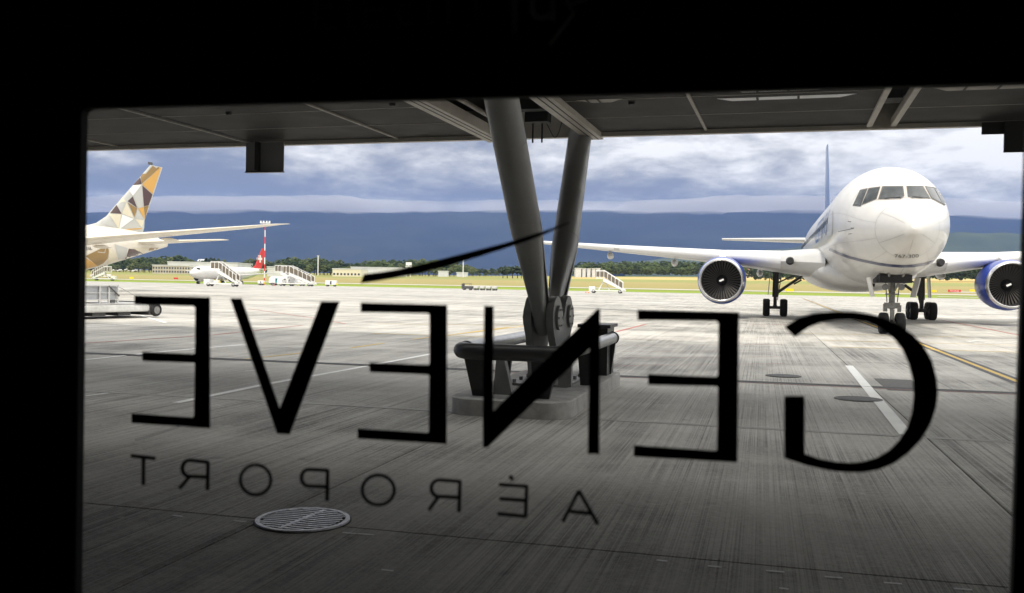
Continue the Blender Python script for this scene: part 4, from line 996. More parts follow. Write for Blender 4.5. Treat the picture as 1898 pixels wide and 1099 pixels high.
tr.inputs[0].default_value = (.965, .975, .97, 1); gs.inputs['Roughness'].default_value = .02; fr.inputs[0].default_value = 1.45
t.links.new(fr.outputs[0], mx.inputs[0]); t.links.new(tr.outputs[0], mx.inputs[1]); t.links.new(gs.outputs[0], mx.inputs[2])
df = t.nodes.new('ShaderNodeBsdfTranslucent'); df.inputs[0].default_value = (.8, .8, .8, 1); m2 = t.nodes.new('ShaderNodeMixShader')
tcg = t.nodes.new('ShaderNodeTexCoord'); ng = t.nodes.new('ShaderNodeTexNoise'); ng.inputs['Scale'].default_value = 5; ng.inputs['Detail'].default_value = 8; ng.inputs['Roughness'].default_value = .75
t.links.new(tcg.outputs['Object'], ng.inputs['Vector']); mg = t.nodes.new('ShaderNodeMapRange'); mg.inputs[1].default_value = .45; mg.inputs[2].default_value = .75; mg.inputs[3].default_value = .004; mg.inputs[4].default_value = .035
t.links.new(ng.outputs[0], mg.inputs[0]); t.links.new(mg.outputs[0], m2.inputs[0]); t.links.new(mx.outputs[0], m2.inputs[1]); t.links.new(df.outputs[0], m2.inputs[2]); t.links.new(m2.outputs[0], o_.inputs[0])
bm = BM(); bm.faces.new([bm.verts.new(tp(u, GV, z)) for u, z in ((ul-.02, zbot-.0), (ur+.02, zbot-.0), (ur+.02, max(zt0, zt1)+.02), (ul-.02, max(zt0, zt1)+.02))])
pane = obj('window_pane', bm, gm, bus)
def letter(pts, name='letter', label=None, v=GV-.004, m=None, par=None, th=.0012):
    bm = BM(); vs = [bm.verts.new(gl(x, y, v)) for x, y in pts]
    for t_ in tessellate_polygon([[Vector((x, y, 0)) for x, y in pts]]): bm.faces.new([vs[i] for i in t_])
    ex = bmesh.ops.extrude_face_region(bm, geom=bm.faces[:]); bmesh.ops.translate(bm, vec=VD*th, verts=[q for q in ex['geom'] if isinstance(q, bmesh.types.BMVert)])
    fix(bm); return obj(name, bm, m or M['decal'], par or pane, label=label)
def Zf(ox, oy, s): return lambda P: [(ox+x/s, oy+y/s) for x, y in P]
z1, z2, z3, z4 = Zf(220, 530, 3.7907), Zf(640, 540, 3.3306), Zf(1150, 550, 3.33), Zf(1420, 560, 3.3294)
letter(z1([(110, 66), (640, 79), (640, 1000), (90, 963), (90, 895), (518, 924), (528, 915), (535, 545), (528, 539), (165, 528), (165, 462), (528, 479), (535, 470), (537, 155), (525, 141), (110, 131)]), label='last mirrored E of the window lettering')
letter(z1([(782, 86), (862, 86), (1130, 862), (1420, 109), (1552, 109), (1200, 1043), (1112, 1037)]), label='mirrored V of the window lettering')
letter(z2([(95, 69), (628, 83), (625, 943), (75, 909), (75, 847), (506, 874), (515, 864), (518, 522), (510, 514), (150, 499), (150, 440), (512, 455), (520, 446), (520, 145), (510, 134), (95, 129)]), label='middle mirrored E under the long accent')
letter(z2([(857, 89), (915, 91), (912, 742), (1545, 118), (1556, 108), (1573, 108), (1568, 1006), (1496, 1003), (1508, 352), (878, 963), (848, 963)]), label='mirrored N of the window lettering')
letter(z3([(105, 81), (732, 96), (722, 1023), (82, 986), (82, 917), (586, 952), (596, 942), (602, 565), (592, 554), (170, 543), (170, 477), (592, 495), (601, 485), (605, 165), (592, 149), (105, 145)]), label='first mirrored E of the window lettering')
G = [(112, 152), (200, 97), (300, 68), (420, 57), (540, 59), (640, 74), (720, 95), (820, 140), (900, 195), (970, 265), (1025, 360), (1053, 470), (1061, 560), (1050, 650), (1015, 750), (960, 845), (880, 930), (790, 995), (700, 1033), (600, 1051), (500, 1051), (380, 1038), (250, 1008), (112, 963), (112, 579), (238, 579), (238, 937), (330, 967), (430, 986), (520, 993), (600, 985), (680, 962), (760, 915), (820, 855), (870, 775), (900, 680), (911, 580), (905, 480), (880, 380), (840, 290), (780, 215), (700, 157), (620, 122), (520, 107), (430, 109), (340, 124), (260, 157), (178, 215)]
letter(z4(G), label='mirrored G of the window lettering')
z5 = Zf(640, 390, 4.3136)
letter(z5([(150, 509), (290, 492), (420, 471), (560, 440), (700, 406), (850, 368), (1000, 330), (1150, 292), (1300, 253), (1450, 208), (1600, 160), (1700, 125), (1790, 92), (1795, 97), (1700, 143), (1600, 188), (1500, 228), (1380, 270), (1200, 328), (1000, 390), (850, 436), (700, 475), (560, 508), (450, 530), (280, 560), (120, 582)]), name='accent', label='long curved accent stroke above the window lettering')
def stroke(pts, w, **k): return letter(thick_line(pts, w), **k)
def strokes(name, groups, w, label, closed=None):
    o = None
    for gq in groups:
        s_ = stroke(gq, w, name=name) if o is None else stroke(gq, w, name=name, par=pane, v=GV-.004-.0003*(groups.index(gq)))
        if o is None: o = s_; o['label'] = label
        else:
            bm = BM(); bm.from_mesh(o.data); bm.from_mesh(s_.data); bm.to_mesh(o.data); bm.free(); bpy.data.objects.remove(s_)
    return o
z6, z7 = Zf(230, 820, 4.218), Zf(650, 850, 3.954); SW = 6.6
def arc(cx_, cy_, rx, ry, a0, a1, n=14): return [(cx_+rx*math.cos(R(a0+(a1-a0)*k/n)), cy_+ry*math.sin(R(a0+(a1-a0)*k/n))) for k in range(n+1)]
strokes('letter', [z6([(52, 104), (242, 126)]), z6([(150, 118), (149, 332)])], SW, 'mirrored T of the small lettering')
strokes('letter', [z6([(655, 150), (650, 374)]), z6([(655, 155), (520, 140)]+arc(510, 203, 57, 63, -90, -270, 10)+[(650, 271)]), z6([(508, 270), (432, 360)])], SW, 'mirrored second R of the small lettering')
def ring_letter(cx_, cy_, rx, ry, z, w, label):
    o = z(arc(cx_, cy_, rx, ry, 0, 360, 40)[:-1]); i = z(arc(cx_, cy_, rx-w, ry-w, 0, 360, 40)[:-1]); bm = BM()
    a_ = [[bm.verts.new(gl(x, y, v)) for x, y in P] for P, v in ((o, GV-.004), (i, GV-.004), (i, GV-.0028), (o, GV-.0028))]
    n = 40
    for q in range(4):
        A1, B1 = a_[q], a_[(q+1) % 4]
        for k in range(n): bm.faces.new((A1[k], A1[(k+1) % n], B1[(k+1) % n], B1[k]))
    obj('letter', fix(bm), M['decal'], pane, label=label)
ring_letter(1028, 293, 132, 130, z6, 26, 'left O of the small lettering')
strokes('letter', [z6([(1590, 212), (1585, 458)]), z6([(1590, 219), (1450, 212)]+arc(1440, 277, 55, 65, -90, -265, 10)+[(1588, 348)])], SW, 'mirrored P of the small lettering')
ring_letter(202, 230, 130, 122, z7, 26, 'right O of the small lettering')
strokes('letter', [z7([(800, 160), (793, 392)]), z7([(800, 168), (655, 157)]+arc(645, 218, 55, 60, -92, -265, 10)+[(790, 285)]), z7([(640, 282), (572, 378)])], SW, 'mirrored first R of the small lettering')
strokes('letter', [z7([(1289, 196), (1281, 432)]), z7([(1290, 204), (1085, 190)]), z7([(1283, 308), (1090, 294)]), z7([(1282, 424), (1075, 405)]), z7([(1163, 126), (1190, 157)])], SW, 'mirrored E with acute accent in the small lettering')
strokes('letter', [z7([(1553, 464), (1672, 236)]), z7([(1672, 236), (1812, 484)]), z7([(1608, 388), (1757, 402)])], SW, 'mirrored A of the small lettering')
tm = bpy.data.materials.new('scratched_glass'); tm.use_nodes = True; t = tm.node_tree; t.nodes.clear(); o_ = t.nodes.new('ShaderNodeOutputMaterial'); tl = t.nodes.new('ShaderNodeBsdfTranslucent'); tl.inputs[0].default_value = (.95, .95, .95, 1); t.links.new(tl.outputs[0], o_.inputs[0]); M['scr'] = tm
sc_ = stroke([(250, 816), (300, 801), (372, 778)], 2.2, name='scratch', m=M['scr'], label='thin pale scratch on the glass below the left E')
for x, y in ((371, 778), (270, 810)): letter([(x+1.6*math.cos(R(a_*60)), y+1.6*math.sin(R(a_*60))) for a_ in range(6)], name='glass_chip', m=M['scr'])
# dim print on the header above the window
zh = Zf(560, 0, 3.389); HV = GV-.018
def hstroke(P, w, m, nm='header_letter'): return letter(thick_line(zh(P), w), name=nm, v=HV, m=m, par=bus, th=.001)
for P in ([(85, -150), (85, 185)], [(100, 175), (215, 175)], [(100, 40), (200, 40)], [(290, -150), (292, 150), (330, 185)], [(500, 60), (395, 60), (395, 130), (420, 165), (490, 165)], [(690, 30), (620, 30), (600, 80), (625, 145), (695, 150)],
          [(790, -100), (792, 130), (830, 150)], [(920, 0), (920, 150)], [(1095, 0), (1095, 150)]): hstroke(P, 8, M['hdg'])
hstroke([(1335, -160), (1335, 212)], 13, M['hdr']); hstroke([(1447, -90), (1447, 60)]+arc(1505, 62, 58, 50, 180, 20, 8), 11, M['hdr']); hstroke([(1572, -90), (1572, 128)], 11, M['hdr'])
hstroke([(1665, -60), (1668, 20), (1705, 85), (1555, 282)], 8, M['hdr']); hstroke([(1680, 28), (1790, -5)], 8, M['hdr'])

# ------------------------------------------------------------------ vehicles and equipment
def truck_wheels(t_, xs, hw, r=.42, w=.28):
    for x in xs:
        for sy in (-1, 1): wheel(t_, (x, sy*(hw-w/2), r), r, w, .55)
def airstair(base, rz, label, top=3.2, run=5.4, scale=1.0, flip=1, dark=True, truck=True):
    """local x runs from the platform (x=0) down the steps"""
    t_ = thing('passenger_steps', label, 'passenger steps', base, rz); t_.scale = (scale,)*3
    hw = .95
    bm = BM(); b2(bm, -.6, run+.6, -hw, hw, .45, .72)
    if truck: b2(bm, -1.9, -.6, -hw, hw, .4, 1.5)
    obj('chassis', bm, M['whitep'], t_)
    truck_wheels(t_, (-.9, run-.6), hw)
    sl_ = (top-.7)/run
    for k in range(13):
        x = 1.4+(run-1.4)*k/12; z = top-(top-.72)*k/12; bm = BM(); b2(bm, x-.2, x+.22, -hw+.1, hw-.1, z-.14, z); obj('step', bm, M['gearm'], t_)
    bm = BM(); b2(bm, -.4, 1.4, -hw, hw, top-.12, top); obj('platform', bm, M['whitep'], t_)
    for sy in (-1, 1):
        bm = BM(); y = sy*hw
        prism(bm, [Vector((1.2, y, top-.65)), Vector((1.2, y, top+.15)), Vector((run+.5, y, .95)), Vector((run+.5, y, .40))], (0, -sy*.06, 0)); obj('stringer', fix(bm), M['whitep'], t_)
        for k in range(6):
            x = 1.4+(run-1.4)*k/5; z = top-(top-.72)*k/5; bm = BM(); b2(bm, x-.06, x+.06, y-.05, y+.05, z+.1, z+1.75); obj('rail_post', bm, M['whitep'], t_)
            if k < 5:
                x2 = 1.4+(run-1.4)*(k+1)/5; z2_ = top-(top-.72)*(k+1)/5
                bm = BM(); prism(bm, [Vector((x+.06, y, z+.35)), Vector((x+.06, y, z+1.5)), Vector((x2-.06, y, z2_+1.5)), Vector((x2-.06, y, z2_+.35))], (0, -sy*.02, 0)); obj('side_pane', fix(bm), M['glass_b'], t_)
        bm = BM(); path(bm, [(-.4, y, top+1.75), (1.4, y, top+1.75), (run, y, .72+1.75)], .07, 6); obj('top_rail', bm, M['whitep'], t_)
        for x in (-.35, .5): 
            bm = BM(); b2(bm, x-.06, x+.06, y-.05, y+.05, top, top+1.75); obj('rail_post', bm, M['whitep'], t_)
        for x0, x1 in ((-.29, .44), (.56, 1.34)):
            bm = BM(); b2(bm, x0, x1, y-.02, y+.02, top+.35, top+1.5); obj('side_pane', bm, M['glass_b'], t_)
    bm = BM(); tube(bm, (.2, 0, .7), (1.5, 0, top-.2), .12, n=8); tube(bm, (2.6, 0, .7), (1.4, 0, top-.5), .1, n=8); obj('lift_ram', bm, M['whitep'], t_)
    return t_
M['glass_b'] = mat('brown_tinted_pane', (.16, .135, .10), .25)
airstair(ground(1108, 543), R(-12), 'white covered passenger steps standing alone left of the blue engine', 3.3, 5.6)
airstair(ground(397, 530.5), R(-8), 'white passenger steps drawn up to the red-tailed airliner', 3.4, 5.2, 1.05)
airstair(at(515, 268), R(-14), 'white covered passenger steps right of the striped mast, farther of the pair', 3.4, 7.5, 1.1)
airstair(at(530, 255), R(-14), 'white covered passenger steps right of the striped mast, nearer of the pair', 3.2, 7.2, 1.1)
airstair(thit(203, 520, 400), R(190), 'white passenger steps with lowered flight at the left window edge', 2.6, 4.4, 1.1)
airstair(thit(196, 515, 420), R(190), 'pale passenger steps behind the lowered ones at the left window edge', 3.2, 4.8, 1.1)

def white_tanker():
    p = at(500, 258); t_ = thing('service_truck', 'white rounded service truck with a teal door beside the striped mast', 'truck', p, R(-4))
    bm = BM(); P = [(0, .6), (.1, 1.9), (.7, 2.6), (6.4, 2.6), (7.4, 2.2), (7.6, .6)]; prism(bm, [Vector((x, -1.1, z)) for x, z in P], (0, 2.2, 0)); bmesh.ops.bevel(bm, geom=bm.edges[:], offset=.15, segments=2, affect='EDGES'); obj('body', fix(bm), M['whitep'], t_, smooth='auto')
    bm = BM(); b2(bm, 1.9, 2.5, -1.14, -1.08, .8, 2.0); obj('door', bm, M['teal'], t_); bm = BM(); b2(bm, 2.0, 2.35, -1.16, -1.13, 1.4, 1.8); obj('door_window', bm, M['wing_glass'], t_)
    bm = BM(); b2(bm, 4.2, 4.8, -1.13, -1.09, 1.4, 1.9); b2(bm, 5.5, 5.9, -1.13, -1.09, 1.4, 1.7); obj('side_vent', bm, M['geard'], t_)
    bm = BM(); b2(bm, .2, 7.4, -1, 1, .35, .6); obj('chassis', bm, M['geard'], t_)
    truck_wheels(t_, (1.1, 6.2), 1.05, .42)
white_tanker()
def box_cart(p, rz, label, L1=3.2, h=1.5):
    t_ = thing('equipment_cart', label, 'cart', p, rz)
    bm = BM(); b2(bm, 0, L1, -.8, .8, .45, h); bmesh.ops.bevel(bm, geom=bm.edges[:], offset=.06, segments=1, affect='EDGES'); obj('body', bm, M['whitep'], t_)
    bm = BM(); b2(bm, L1*.45, L1*.6, -.83, -.79, .6, h-.2); obj('panel', bm, M['geard'], t_); bm = BM(); b2(bm, L1, L1+.25, -.5, .5, .5, .9); obj('bumper', bm, M['yellow'], t_)
    truck_wheels(t_, (.5, L1-.5), .8, .28, .2)
box_cart(at(604, 262), R(-3), 'white equipment cart with a yellow end right of the twin steps', 3.0, 1.7)
box_cart(at(479, 262), R(0), 'small white generator cart at the foot of the striped mast', 1.6, 1.3)
box_cart(at(382, 258), R(0), 'low white cart in front of the steps at the red-tailed airliner', 3.6, 1.1)
def tug_train():
    p = ground(857, 537.2); g = 'baggage dollies parked in a row behind the accent stroke'
    t_ = thing('baggage_tug', 'dark baggage tug at the left end of the dolly row', 'tug', p, R(-14.9))
    bm = BM(); b2(bm, 0, 2.6, -.7, .7, .3, .9); b2(bm, 0, .3, -.7, .7, .9, 1.5); obj('body', bm, M['geard'], t_); bm = BM(); b2(bm, .2, 2.2, -.7, .7, 1.5, 1.58); obj('canopy_roof', bm, M['geard'], t_)
    for x in (.3, 2.0):
        for y in (-.6, .6): bm = BM(); b2(bm, x, x+.07, y-.03, y+.03, .9, 1.5); obj('canopy_post', bm, M['gearm'], t_)
    truck_wheels(t_, (.5, 2.1), .7, .28, .2); pro = None
    for k in range(4):
        q = p+UD*(2.9+k*1.55)
        if pro is None:
            pro = thing('baggage_dolly', '', 'dolly', q, R(-14.9), g); bm = BM(); b2(bm, 0, 1.25, -.6, .6, .42, .52); obj('deck', bm, M['gearm'], pro); bm = BM(); b2(bm, .1, 1.1, -.5, .5, .52, .95); obj('load_cover', bm, M['wing'], pro); truck_wheels(pro, (.3, .95), .6, .2, .12); d = pro
        else: d = copy_tree(pro); d.location = q
        d['label'] = ['first', 'second', 'third', 'fourth'][k]+' small baggage dolly counted from the tug'
tug_train()

def loader():
    p = ground(160, 589.5); d = (ground(243, 587)-p); L_ = d.length; rz = math.atan2(d.y, d.x)
    t_ = thing('cargo_loader', 'dirty white low cargo loader with a grey cage, cut by the left window edge', 'cargo loader', p, rz)
    bm = BM(); b2(bm, -4, L_, -1.25, 1.25, .30, .62); bmesh.ops.bevel(bm, geom=bm.edges[:], offset=.05, segments=2, affect='EDGES'); obj('chassis', bm, mat('dirty_white_paint', (.80, .80, .78), .55, noise=(1.6, .35)), t_)
    bm = BM(); b2(bm, -4, L_-.1, -1.1, 1.1, .64, .70); obj('deck', bm, M['wing'], t_)
    bm = BM(); b2(bm, -4, .82, -1.1, 1.1, .84, .88); b2(bm, -4, .82, -1.1, 1.1, 1.15, 1.19); b2(bm, -4, .82, -1.12, 1.12, 1.46, 1.52); obj('cage_rail', bm, M['wing'], t_)
    for x in (.78, .3, -.2, -1.0):
        for y in (-1.08, 1.08): bm = BM(); b2(bm, x-.035, x+.035, y-.035, y+.035, .70, 1.46); obj('cage_post', bm, M['wing'], t_)
    for z0, z1 in ((.88, 1.15), (1.19, 1.46)):
        bm = BM(); b2(bm, -3.9, .74, -1.03, -1.0, z0, z1); obj('cage_panel', bm, mat('cage_sheet', (.50, .52, .55), .4, noise=(3, .3)), t_)
    bm = BM(); box(bm, (.55, -1.12, 1.25), (.75, .04, .05), Matrix.Rotation(R(38), 3, 'Y')); obj('brace', bm, M['geard'], t_)
    bm = BM(); b2(bm, .38, .6, -1.15, -1.05, .72, .86); obj('control_box', bm, M['geard'], t_)
    bm = BM(); tube(bm, (.85, -1.05, 1.45), (L_, -1.05, .72), .012, n=6); obj('guy_cable', bm, M['gearm'], t_)
    bm = BM(); box(bm, (L_-.35, -1.05, .96), (.2, .05, .06), Matrix.Rotation(R(25), 3, 'Y')); obj('turnbuckle', bm, M['geard'], t_)
    bm = BM(); b2(bm, L_-.05, L_+.55, -1.3, 1.3, .12, .74); obj('wheel_box', bm, M['geard'], t_)
    for y in (-1.35, 1.35): wheel(t_, (L_+.25, y, .36), .30, .2, .62)
    for x in (-2, -.5, .9): 
        bm = BM(); b2(bm, x, x+.7, -1.0, 1.0, .12, .30); obj('underframe', bm, M['geard'], t_)
loader()
def cone(p, lab, col):
    t_ = thing('traffic_cone', lab, 'cone', p); bm = BM(); b2(bm, -.18, .18, -.18, .18, 0, .04); obj('base', bm, col, t_); bm = BM(); tube(bm, (0, 0, .04), (0, 0, .6), .14, .03, 12); obj('cone_body', bm, col, t_); bm = BM(); tube(bm, (0, 0, .26), (0, 0, .38), .105, .082, 12); obj('band', bm, M['pwhite'], t_)
cone(ground(1086, 542.5), 'small orange cone left of the lone passenger steps', M['orange']); cone(ground(1091, 543), 'small orange cone nearest the lone passenger steps', M['orange'])
cone(at(508, 256), 'small red cone left of the teal truck door', M['red']); cone(at(552, 256), 'small yellow cone in front of the twin passenger steps', M['yellow'])

def board(p, w, h, m, label, text=None):
    t_ = thing('airfield_sign', label, 'airfield sign', p, TRZ); bm = BM(); b2(bm, -w/2, w/2, -.12, .12, .25, .25+h); obj('sign_face', bm, m, t_)
    for x in (-w*.35, w*.35): bm = BM(); b2(bm, x-.05, x+.05, -.05, .05, 0, .25); obj('leg', bm, M['gearm'], t_)
    if text:
        me = text_mesh(text, h*.9, 1.0)
        o = bpy.data.objects.new('lettering', me); me.materials.append(M['pwhite']); sc.collection.objects.link(o); o.parent = t_; o.rotation_euler = (R(90), 0, 0); o.location = (0, -.13, .25+h*.2)
board(thit(1463, 541.5), 2.4, .8, M['yellow'], 'yellow airfield sign right of the left main wheels'); board(thit(1731, 543), 1.4, .7, M['yellow'], 'yellow airfield sign right of the nose gear')
board(thit(1803, 542), 1.8, .75, M['yellow'], 'yellow airfield sign touching the right engine'); board(thit(1769, 542.5), 3.8, .7, M['red'], 'long red airfield sign with white characters left of the right engine', 'RW 04-22')
board(thit(244, 518), 1.6, .7, M['yellow'], 'yellow airfield sign in the grass at the far left'); board(thit(326, 518.5), 1.8, .6, M['red'], 'red airfield sign in the grass left of the red-tailed airliner')

def mast(px, py_b, Y, ptop, label, stripes=False, head='lamp'):
    p = at(px, Y); h = (py_b-ptop)*Y/FPX; t_ = thing('light_mast' if head == 'lamp' else 'beacon_mast', label, 'mast', p)
    n = 9 if stripes else 1
    for k in range(n):
        bm = BM(); w_ = (.14*Y/290*(1-.4*k/n)+.05); tube(bm, (0, 0, h*k/n), (0, 0, h*(k+1)/n), w_, n=10); obj('pole_section' if stripes else 'pole', bm, M['red'] if (stripes and k % 2 == 0) else M['whitep'], t_)
    bm = BM(); s_ = h*.05
    if head == 'lamp': b2(bm, -s_*1.2, s_*1.2, -.3, .3, h, h+.35)
    else:
        b2(bm, -1.6*s_, 1.6*s_, -.4, .4, h-.1, h+.15)
        for q in (-1.4, -.5, .5, 1.4): b2(bm, q*s_-.18, q*s_+.18, -.25, .25, h+.15, h+.7)
    obj('lamp_head', bm, M['red'] if head == 'red' else M['whitep'], t_)
    if head == 'red': bm = BM(); b2(bm, -s_, s_, -.5, .5, h-1.4, h-.1); obj('lamp_bracket', bm, M['whitep'], t_)
mast(490, 526, 285, 412, 'tall red and white striped floodlight mast by the wing tip', True, 'x')
mast(589, 503, 700, 467, 'thin grey light mast right of the twin passenger steps'); mast(858, 502, 650, 466, 'mast with a red and white head rising above the accent stroke', False, 'red')
mast(296, 500, 650, 489, 'short pale light mast under the gold-tailed aircraft'); mast(431.5, 492, 600, 478, 'short white mast above the roof behind the red-tailed airliner')

def building(px0, px1, Y, y_top, y_bot, label, wallm, roofm, depth=25, nwin=0, rows=1, pitch=False, name='building'):
    p0, p1 = at(px0, Y), at(px1, Y); w = p1.x-p0.x; base = terr((p0.x+p1.x)/2, Y); zt = EYE+(524+.018*((px0+px1)/2-949)-y_top)*Y/FPX; h = max(2.5, zt-base)
    t_ = thing(name, label, 'building', (p0.x, Y, base-1.5))
    h += 1.5
    bm = BM(); b2(bm, 0, w, 0, depth, 0, h-.6); obj('wall', bm, wallm, t_)
    bm = BM()
    if pitch:
        prism(bm, [Vector((-.3, -.3, h-.6)), Vector((-.3, depth+.3, h-.6)), Vector((-.3, depth/2, h+depth*.16))], (w+.6, 0, 0))
    else: b2(bm, -.3, w+.3, -.3, depth+.3, h-.6, h)
    obj('roof', fix(bm), roofm, t_)
    if nwin:
        wm2 = None
        for r_ in range(rows):
            for k in range(nwin):
                ww = w/nwin*.55
                if wm2 is None: bm = BM(); b2(bm, -ww/2, ww/2, -.08, .02, 0, 1.3); o = obj('window', bm, M['wing_glass'], t_); wm2 = o.data
                else: o = bpy.data.objects.new('window', wm2); sc.collection.objects.link(o); o.parent = t_
                o.location = (w*(k+.5)/nwin, 0, 1.5+.9+(h-1.5-1.2)*r_/max(1, rows))
    return t_
building(282, 352, 640, 491, 503, 'long beige airport block with two rows of windows, behind the jets', M['wallb'], M['roofw'], 20, 14, 2)
building(310, 440, 690, 485.5, 495, 'long white-roofed hangar behind the red-tailed airliner', M['roofw'], M['roofw'], 40, 0)
building(352, 395, 600, 494, 503, 'lower beige block right of the long beige airport block', M['wallb'], M['roofw'], 14, 9, 1)
building(495, 540, 560, 494, 501, 'grey-roofed shed behind the twin passenger steps', M['wing'], M['wing'], 16)
building(616, 668, 620, 497.5, 508, 'pale cream hangar left of the tip of the accent stroke', M['ivory'], M['roofw'], 30, 8, 1)
building(650, 742, 660, 495, 506, 'wide white hangar roof partly behind the accent stroke', M['roofw'], M['roofw'], 40, 0, pitch=False)
building(812, 830, 700, 502, 506, 'tiny white shed below the accent stroke', M['roofw'], M['roofw'], 8)
building(846, 866, 700, 504.5, 507, 'tiny white shed at the foot of the beacon mast', M['roofw'], M['roofw'], 6)
for i, (a_, b_, t0) in enumerate(((1066, 1077, 496.5), (1079, 1085, 497.5), (1088, 1094, 497.5), (1097, 1103, 497.5), (1105, 1112, 497))):
    building(a_, b_, 760, t0, 503, ['leftmost', 'second', 'middle', 'fourth', 'rightmost'][i]+' of the pale tanks-like blocks above the lone passenger steps', M['roofw'], M['roofw'], 10)
building(1066, 1120, 765, 500, 507, 'long pale low building behind the lone passenger steps', M['roofw'], M['roofw'], 16)
for i, (px, yt, lab) in enumerate(((370, 481, 'pale house among trees above the red-tailed airliner'), (379, 483, 'second pale house among trees above the red-tailed airliner'), (411, 488, 'small pale house left of the short white mast'), (425, 489, 'small pale house right of the short white mast'), (1385, 499, 'house with a red roof between the engine and the main gear'), (1394, 502, 'pale house nearest the left main gear'))):
    building(px-5, px+5, 840 if px < 1000 else 800, yt+2, 503, lab, M['ivory'], M['roofr'] if px > 1000 else M['roofw'], 9, 3, 1, True, 'house')
# radar tower
p = at(757, 640); rt = thing('radar_tower', 'white box-topped radar tower in front of the middle treeline', 'tower', p)
bm = BM()
for x in (-1.3, 1.3):
    for y in (-1.3, 1.3): tube(bm, (x, y, 0), (x*.9, y*.9, 6.5), .22, n=8)
for z in (2.2, 4.4): b2(bm, -1.3, 1.3, -.1, .1, z, z+.2)
obj('lattice', bm, M['whitep'], rt); bm = BM(); b2(bm, -2, 2, -2, 2, 6.5, 7.4); obj('platform', bm, M['whitep'], rt); bm = BM(); b2(bm, -1.9, 2.0, -.8, .8, 7.8, 10.0); b2(bm, -.3, .3, -.3, .3, 7.4, 7.8); obj('antenna', bm, M['whitep'], rt)

# ------------------------------------------------------------------ trees
def tree_proto(seed, mt, conic=False):
    rr = random.Random(seed); bm = BM(); lobes = []
    for k in range(8):
        a_ = rr.uniform(0, 6.28); q = rr.uniform(.0, .30); z = rr.uniform(.38, .80); lobes.append((Vector((q*math.cos(a_), q*math.sin(a_), z)), rr.uniform(.15, .24)*(1.1-.5*abs(z-.55))))
    if conic: lobes = [(Vector((rr.uniform(-.04, .04), rr.uniform(-.04, .04), z)), .22*(1.12-z)) for z in (.25, .35, .45, .55, .65, .75, .85, .93)]
    for c, r_ in lobes:
        for k in range(16):
            d = Vector((rr.gauss(0, 1), rr.gauss(0, 1), rr.gauss(0, 1))).normalized(); p = c+d*r_*rr.uniform(.6, 1.05); s_ = rr.uniform(.035, .075)
            m4 = Matrix.Translation(p) @ Matrix.Rotation(rr.uniform(0, 3), 4, d) @ Matrix.Diagonal((s_*rr.uniform(.8, 1.4), s_*rr.uniform(.8, 1.4), s_*rr.uniform(.6, 1.1), 1))
            bmesh.ops.create_icosphere(bm, subdivisions=1, radius=1, matrix=m4)
    me = bpy.data.meshes.new('crown'); bm.to_mesh(me); bm.free(); me.materials.append(mt)
    bm = BM(); tube(bm, (0, 0, -.1), (.01, 0, .5), .028, .014, 8); tube(bm, (0, 0, .25), (.15, .05, .6), .014, .005, 6); tube(bm, (0, 0, .3), (-.14, .02, .62), .014, .005, 6)
    mt2 = bpy.data.meshes.new('trunk'); bm.to_mesh(mt2); bm.free(); mt2.materials.append(M['bark']); return me, mt2
PR = [tree_proto(1, M['leaf']), tree_proto(2, M['leafd']), tree_proto(3, M['leaf']), tree_proto(4, M['leafl']), tree_proto(5, M['leafd']), tree_proto(6, M['leafd'], True), tree_proto(7, M['leafl'])]
rt_ = random.Random(21)
def tree(px, Y, h, kind, label, group=None, wide=1.0):
    p = at(px, Y); t_ = thing('tree', label, 'tree', p, rt_.uniform(0, 6.28), group); t_.scale = (h*wide*rt_.uniform(.9, 1.15), h*wide*rt_.uniform(.9, 1.15), h)
    for nm, me in zip(('crown', 'trunk'), PR[kind]):
        o = bpy.data.objects.new(nm, me); sc.collection.objects.link(o); o.parent = t_
    return t_
def hfor(px, Y, ytop):
    z = EYE+(524+.018*(px-949)-ytop)*Y/FPX; p = at(px, Y); return max(3, z-p.z)
def lerp_tab(tab, x):
    for (a_, b_), (c, d) in zip(tab, tab[1:]):
        if a_ <= x <= c: return b_+(d-b_)*(x-a_)/(c-a_)
    return tab[-1][1]
TOPL = [(120, 480), (200, 480), (250, 477), (305, 474), (345, 474), (362, 484), (385, 479), (402, 478), (420, 486), (440, 487), (462, 480), (500, 484), (522, 478), (541, 476), (570, 479), (610, 479), (645, 486), (700, 482), (745, 479), (800, 480), (850, 486), (885, 496), (920, 498)]
KIND = {0: 'mid-green rounded tree', 1: 'dark broad tree', 2: 'mid-green lumpy tree', 3: 'pale green airy tree', 4: 'dark dense tree', 5: 'pointed dark fir', 6: 'pale green bushy tree'}
ZN = [(180, 'at the extreme left of the far treeline'), (240, 'above the small parked jets'), (285, 'between the gold-tailed aircraft and the beige block'), (350, 'above the beige airport block'), (400, 'above the nose of the red-tailed airliner'), (450, 'beside the short white mast'), (492, 'left of the striped mast'), (530, 'above the left part of the twin steps'), (590, 'between the twin steps and the thin grey mast'), (645, 'just right of the thin grey mast'), (700, 'above the cream hangar'), (757, 'left of the white radar tower'), (812, 'right of the white radar tower'), (860, 'behind the accent stroke, left of the beacon mast'), (2000, 'right of the beacon mast')]
def zone(x): return [z for q, z in ZN if x < q][0]
x = 120
while x < 925:
    yt = lerp_tab(TOPL, x)+rt_.uniform(-1.5, 2.5)
    k_ = rt_.choice((0, 0, 1, 2, 4, 5, 3) if x < 450 else (0, 2, 3, 6, 1))
    tree(x, 800+rt_.uniform(-40, 40), hfor(x, 800, yt), k_, KIND[k_]+' '+zone(x), 'far treeline trees '+zone(x), 1.05)
    x += rt_.uniform(4.5, 8.5)
x = 125
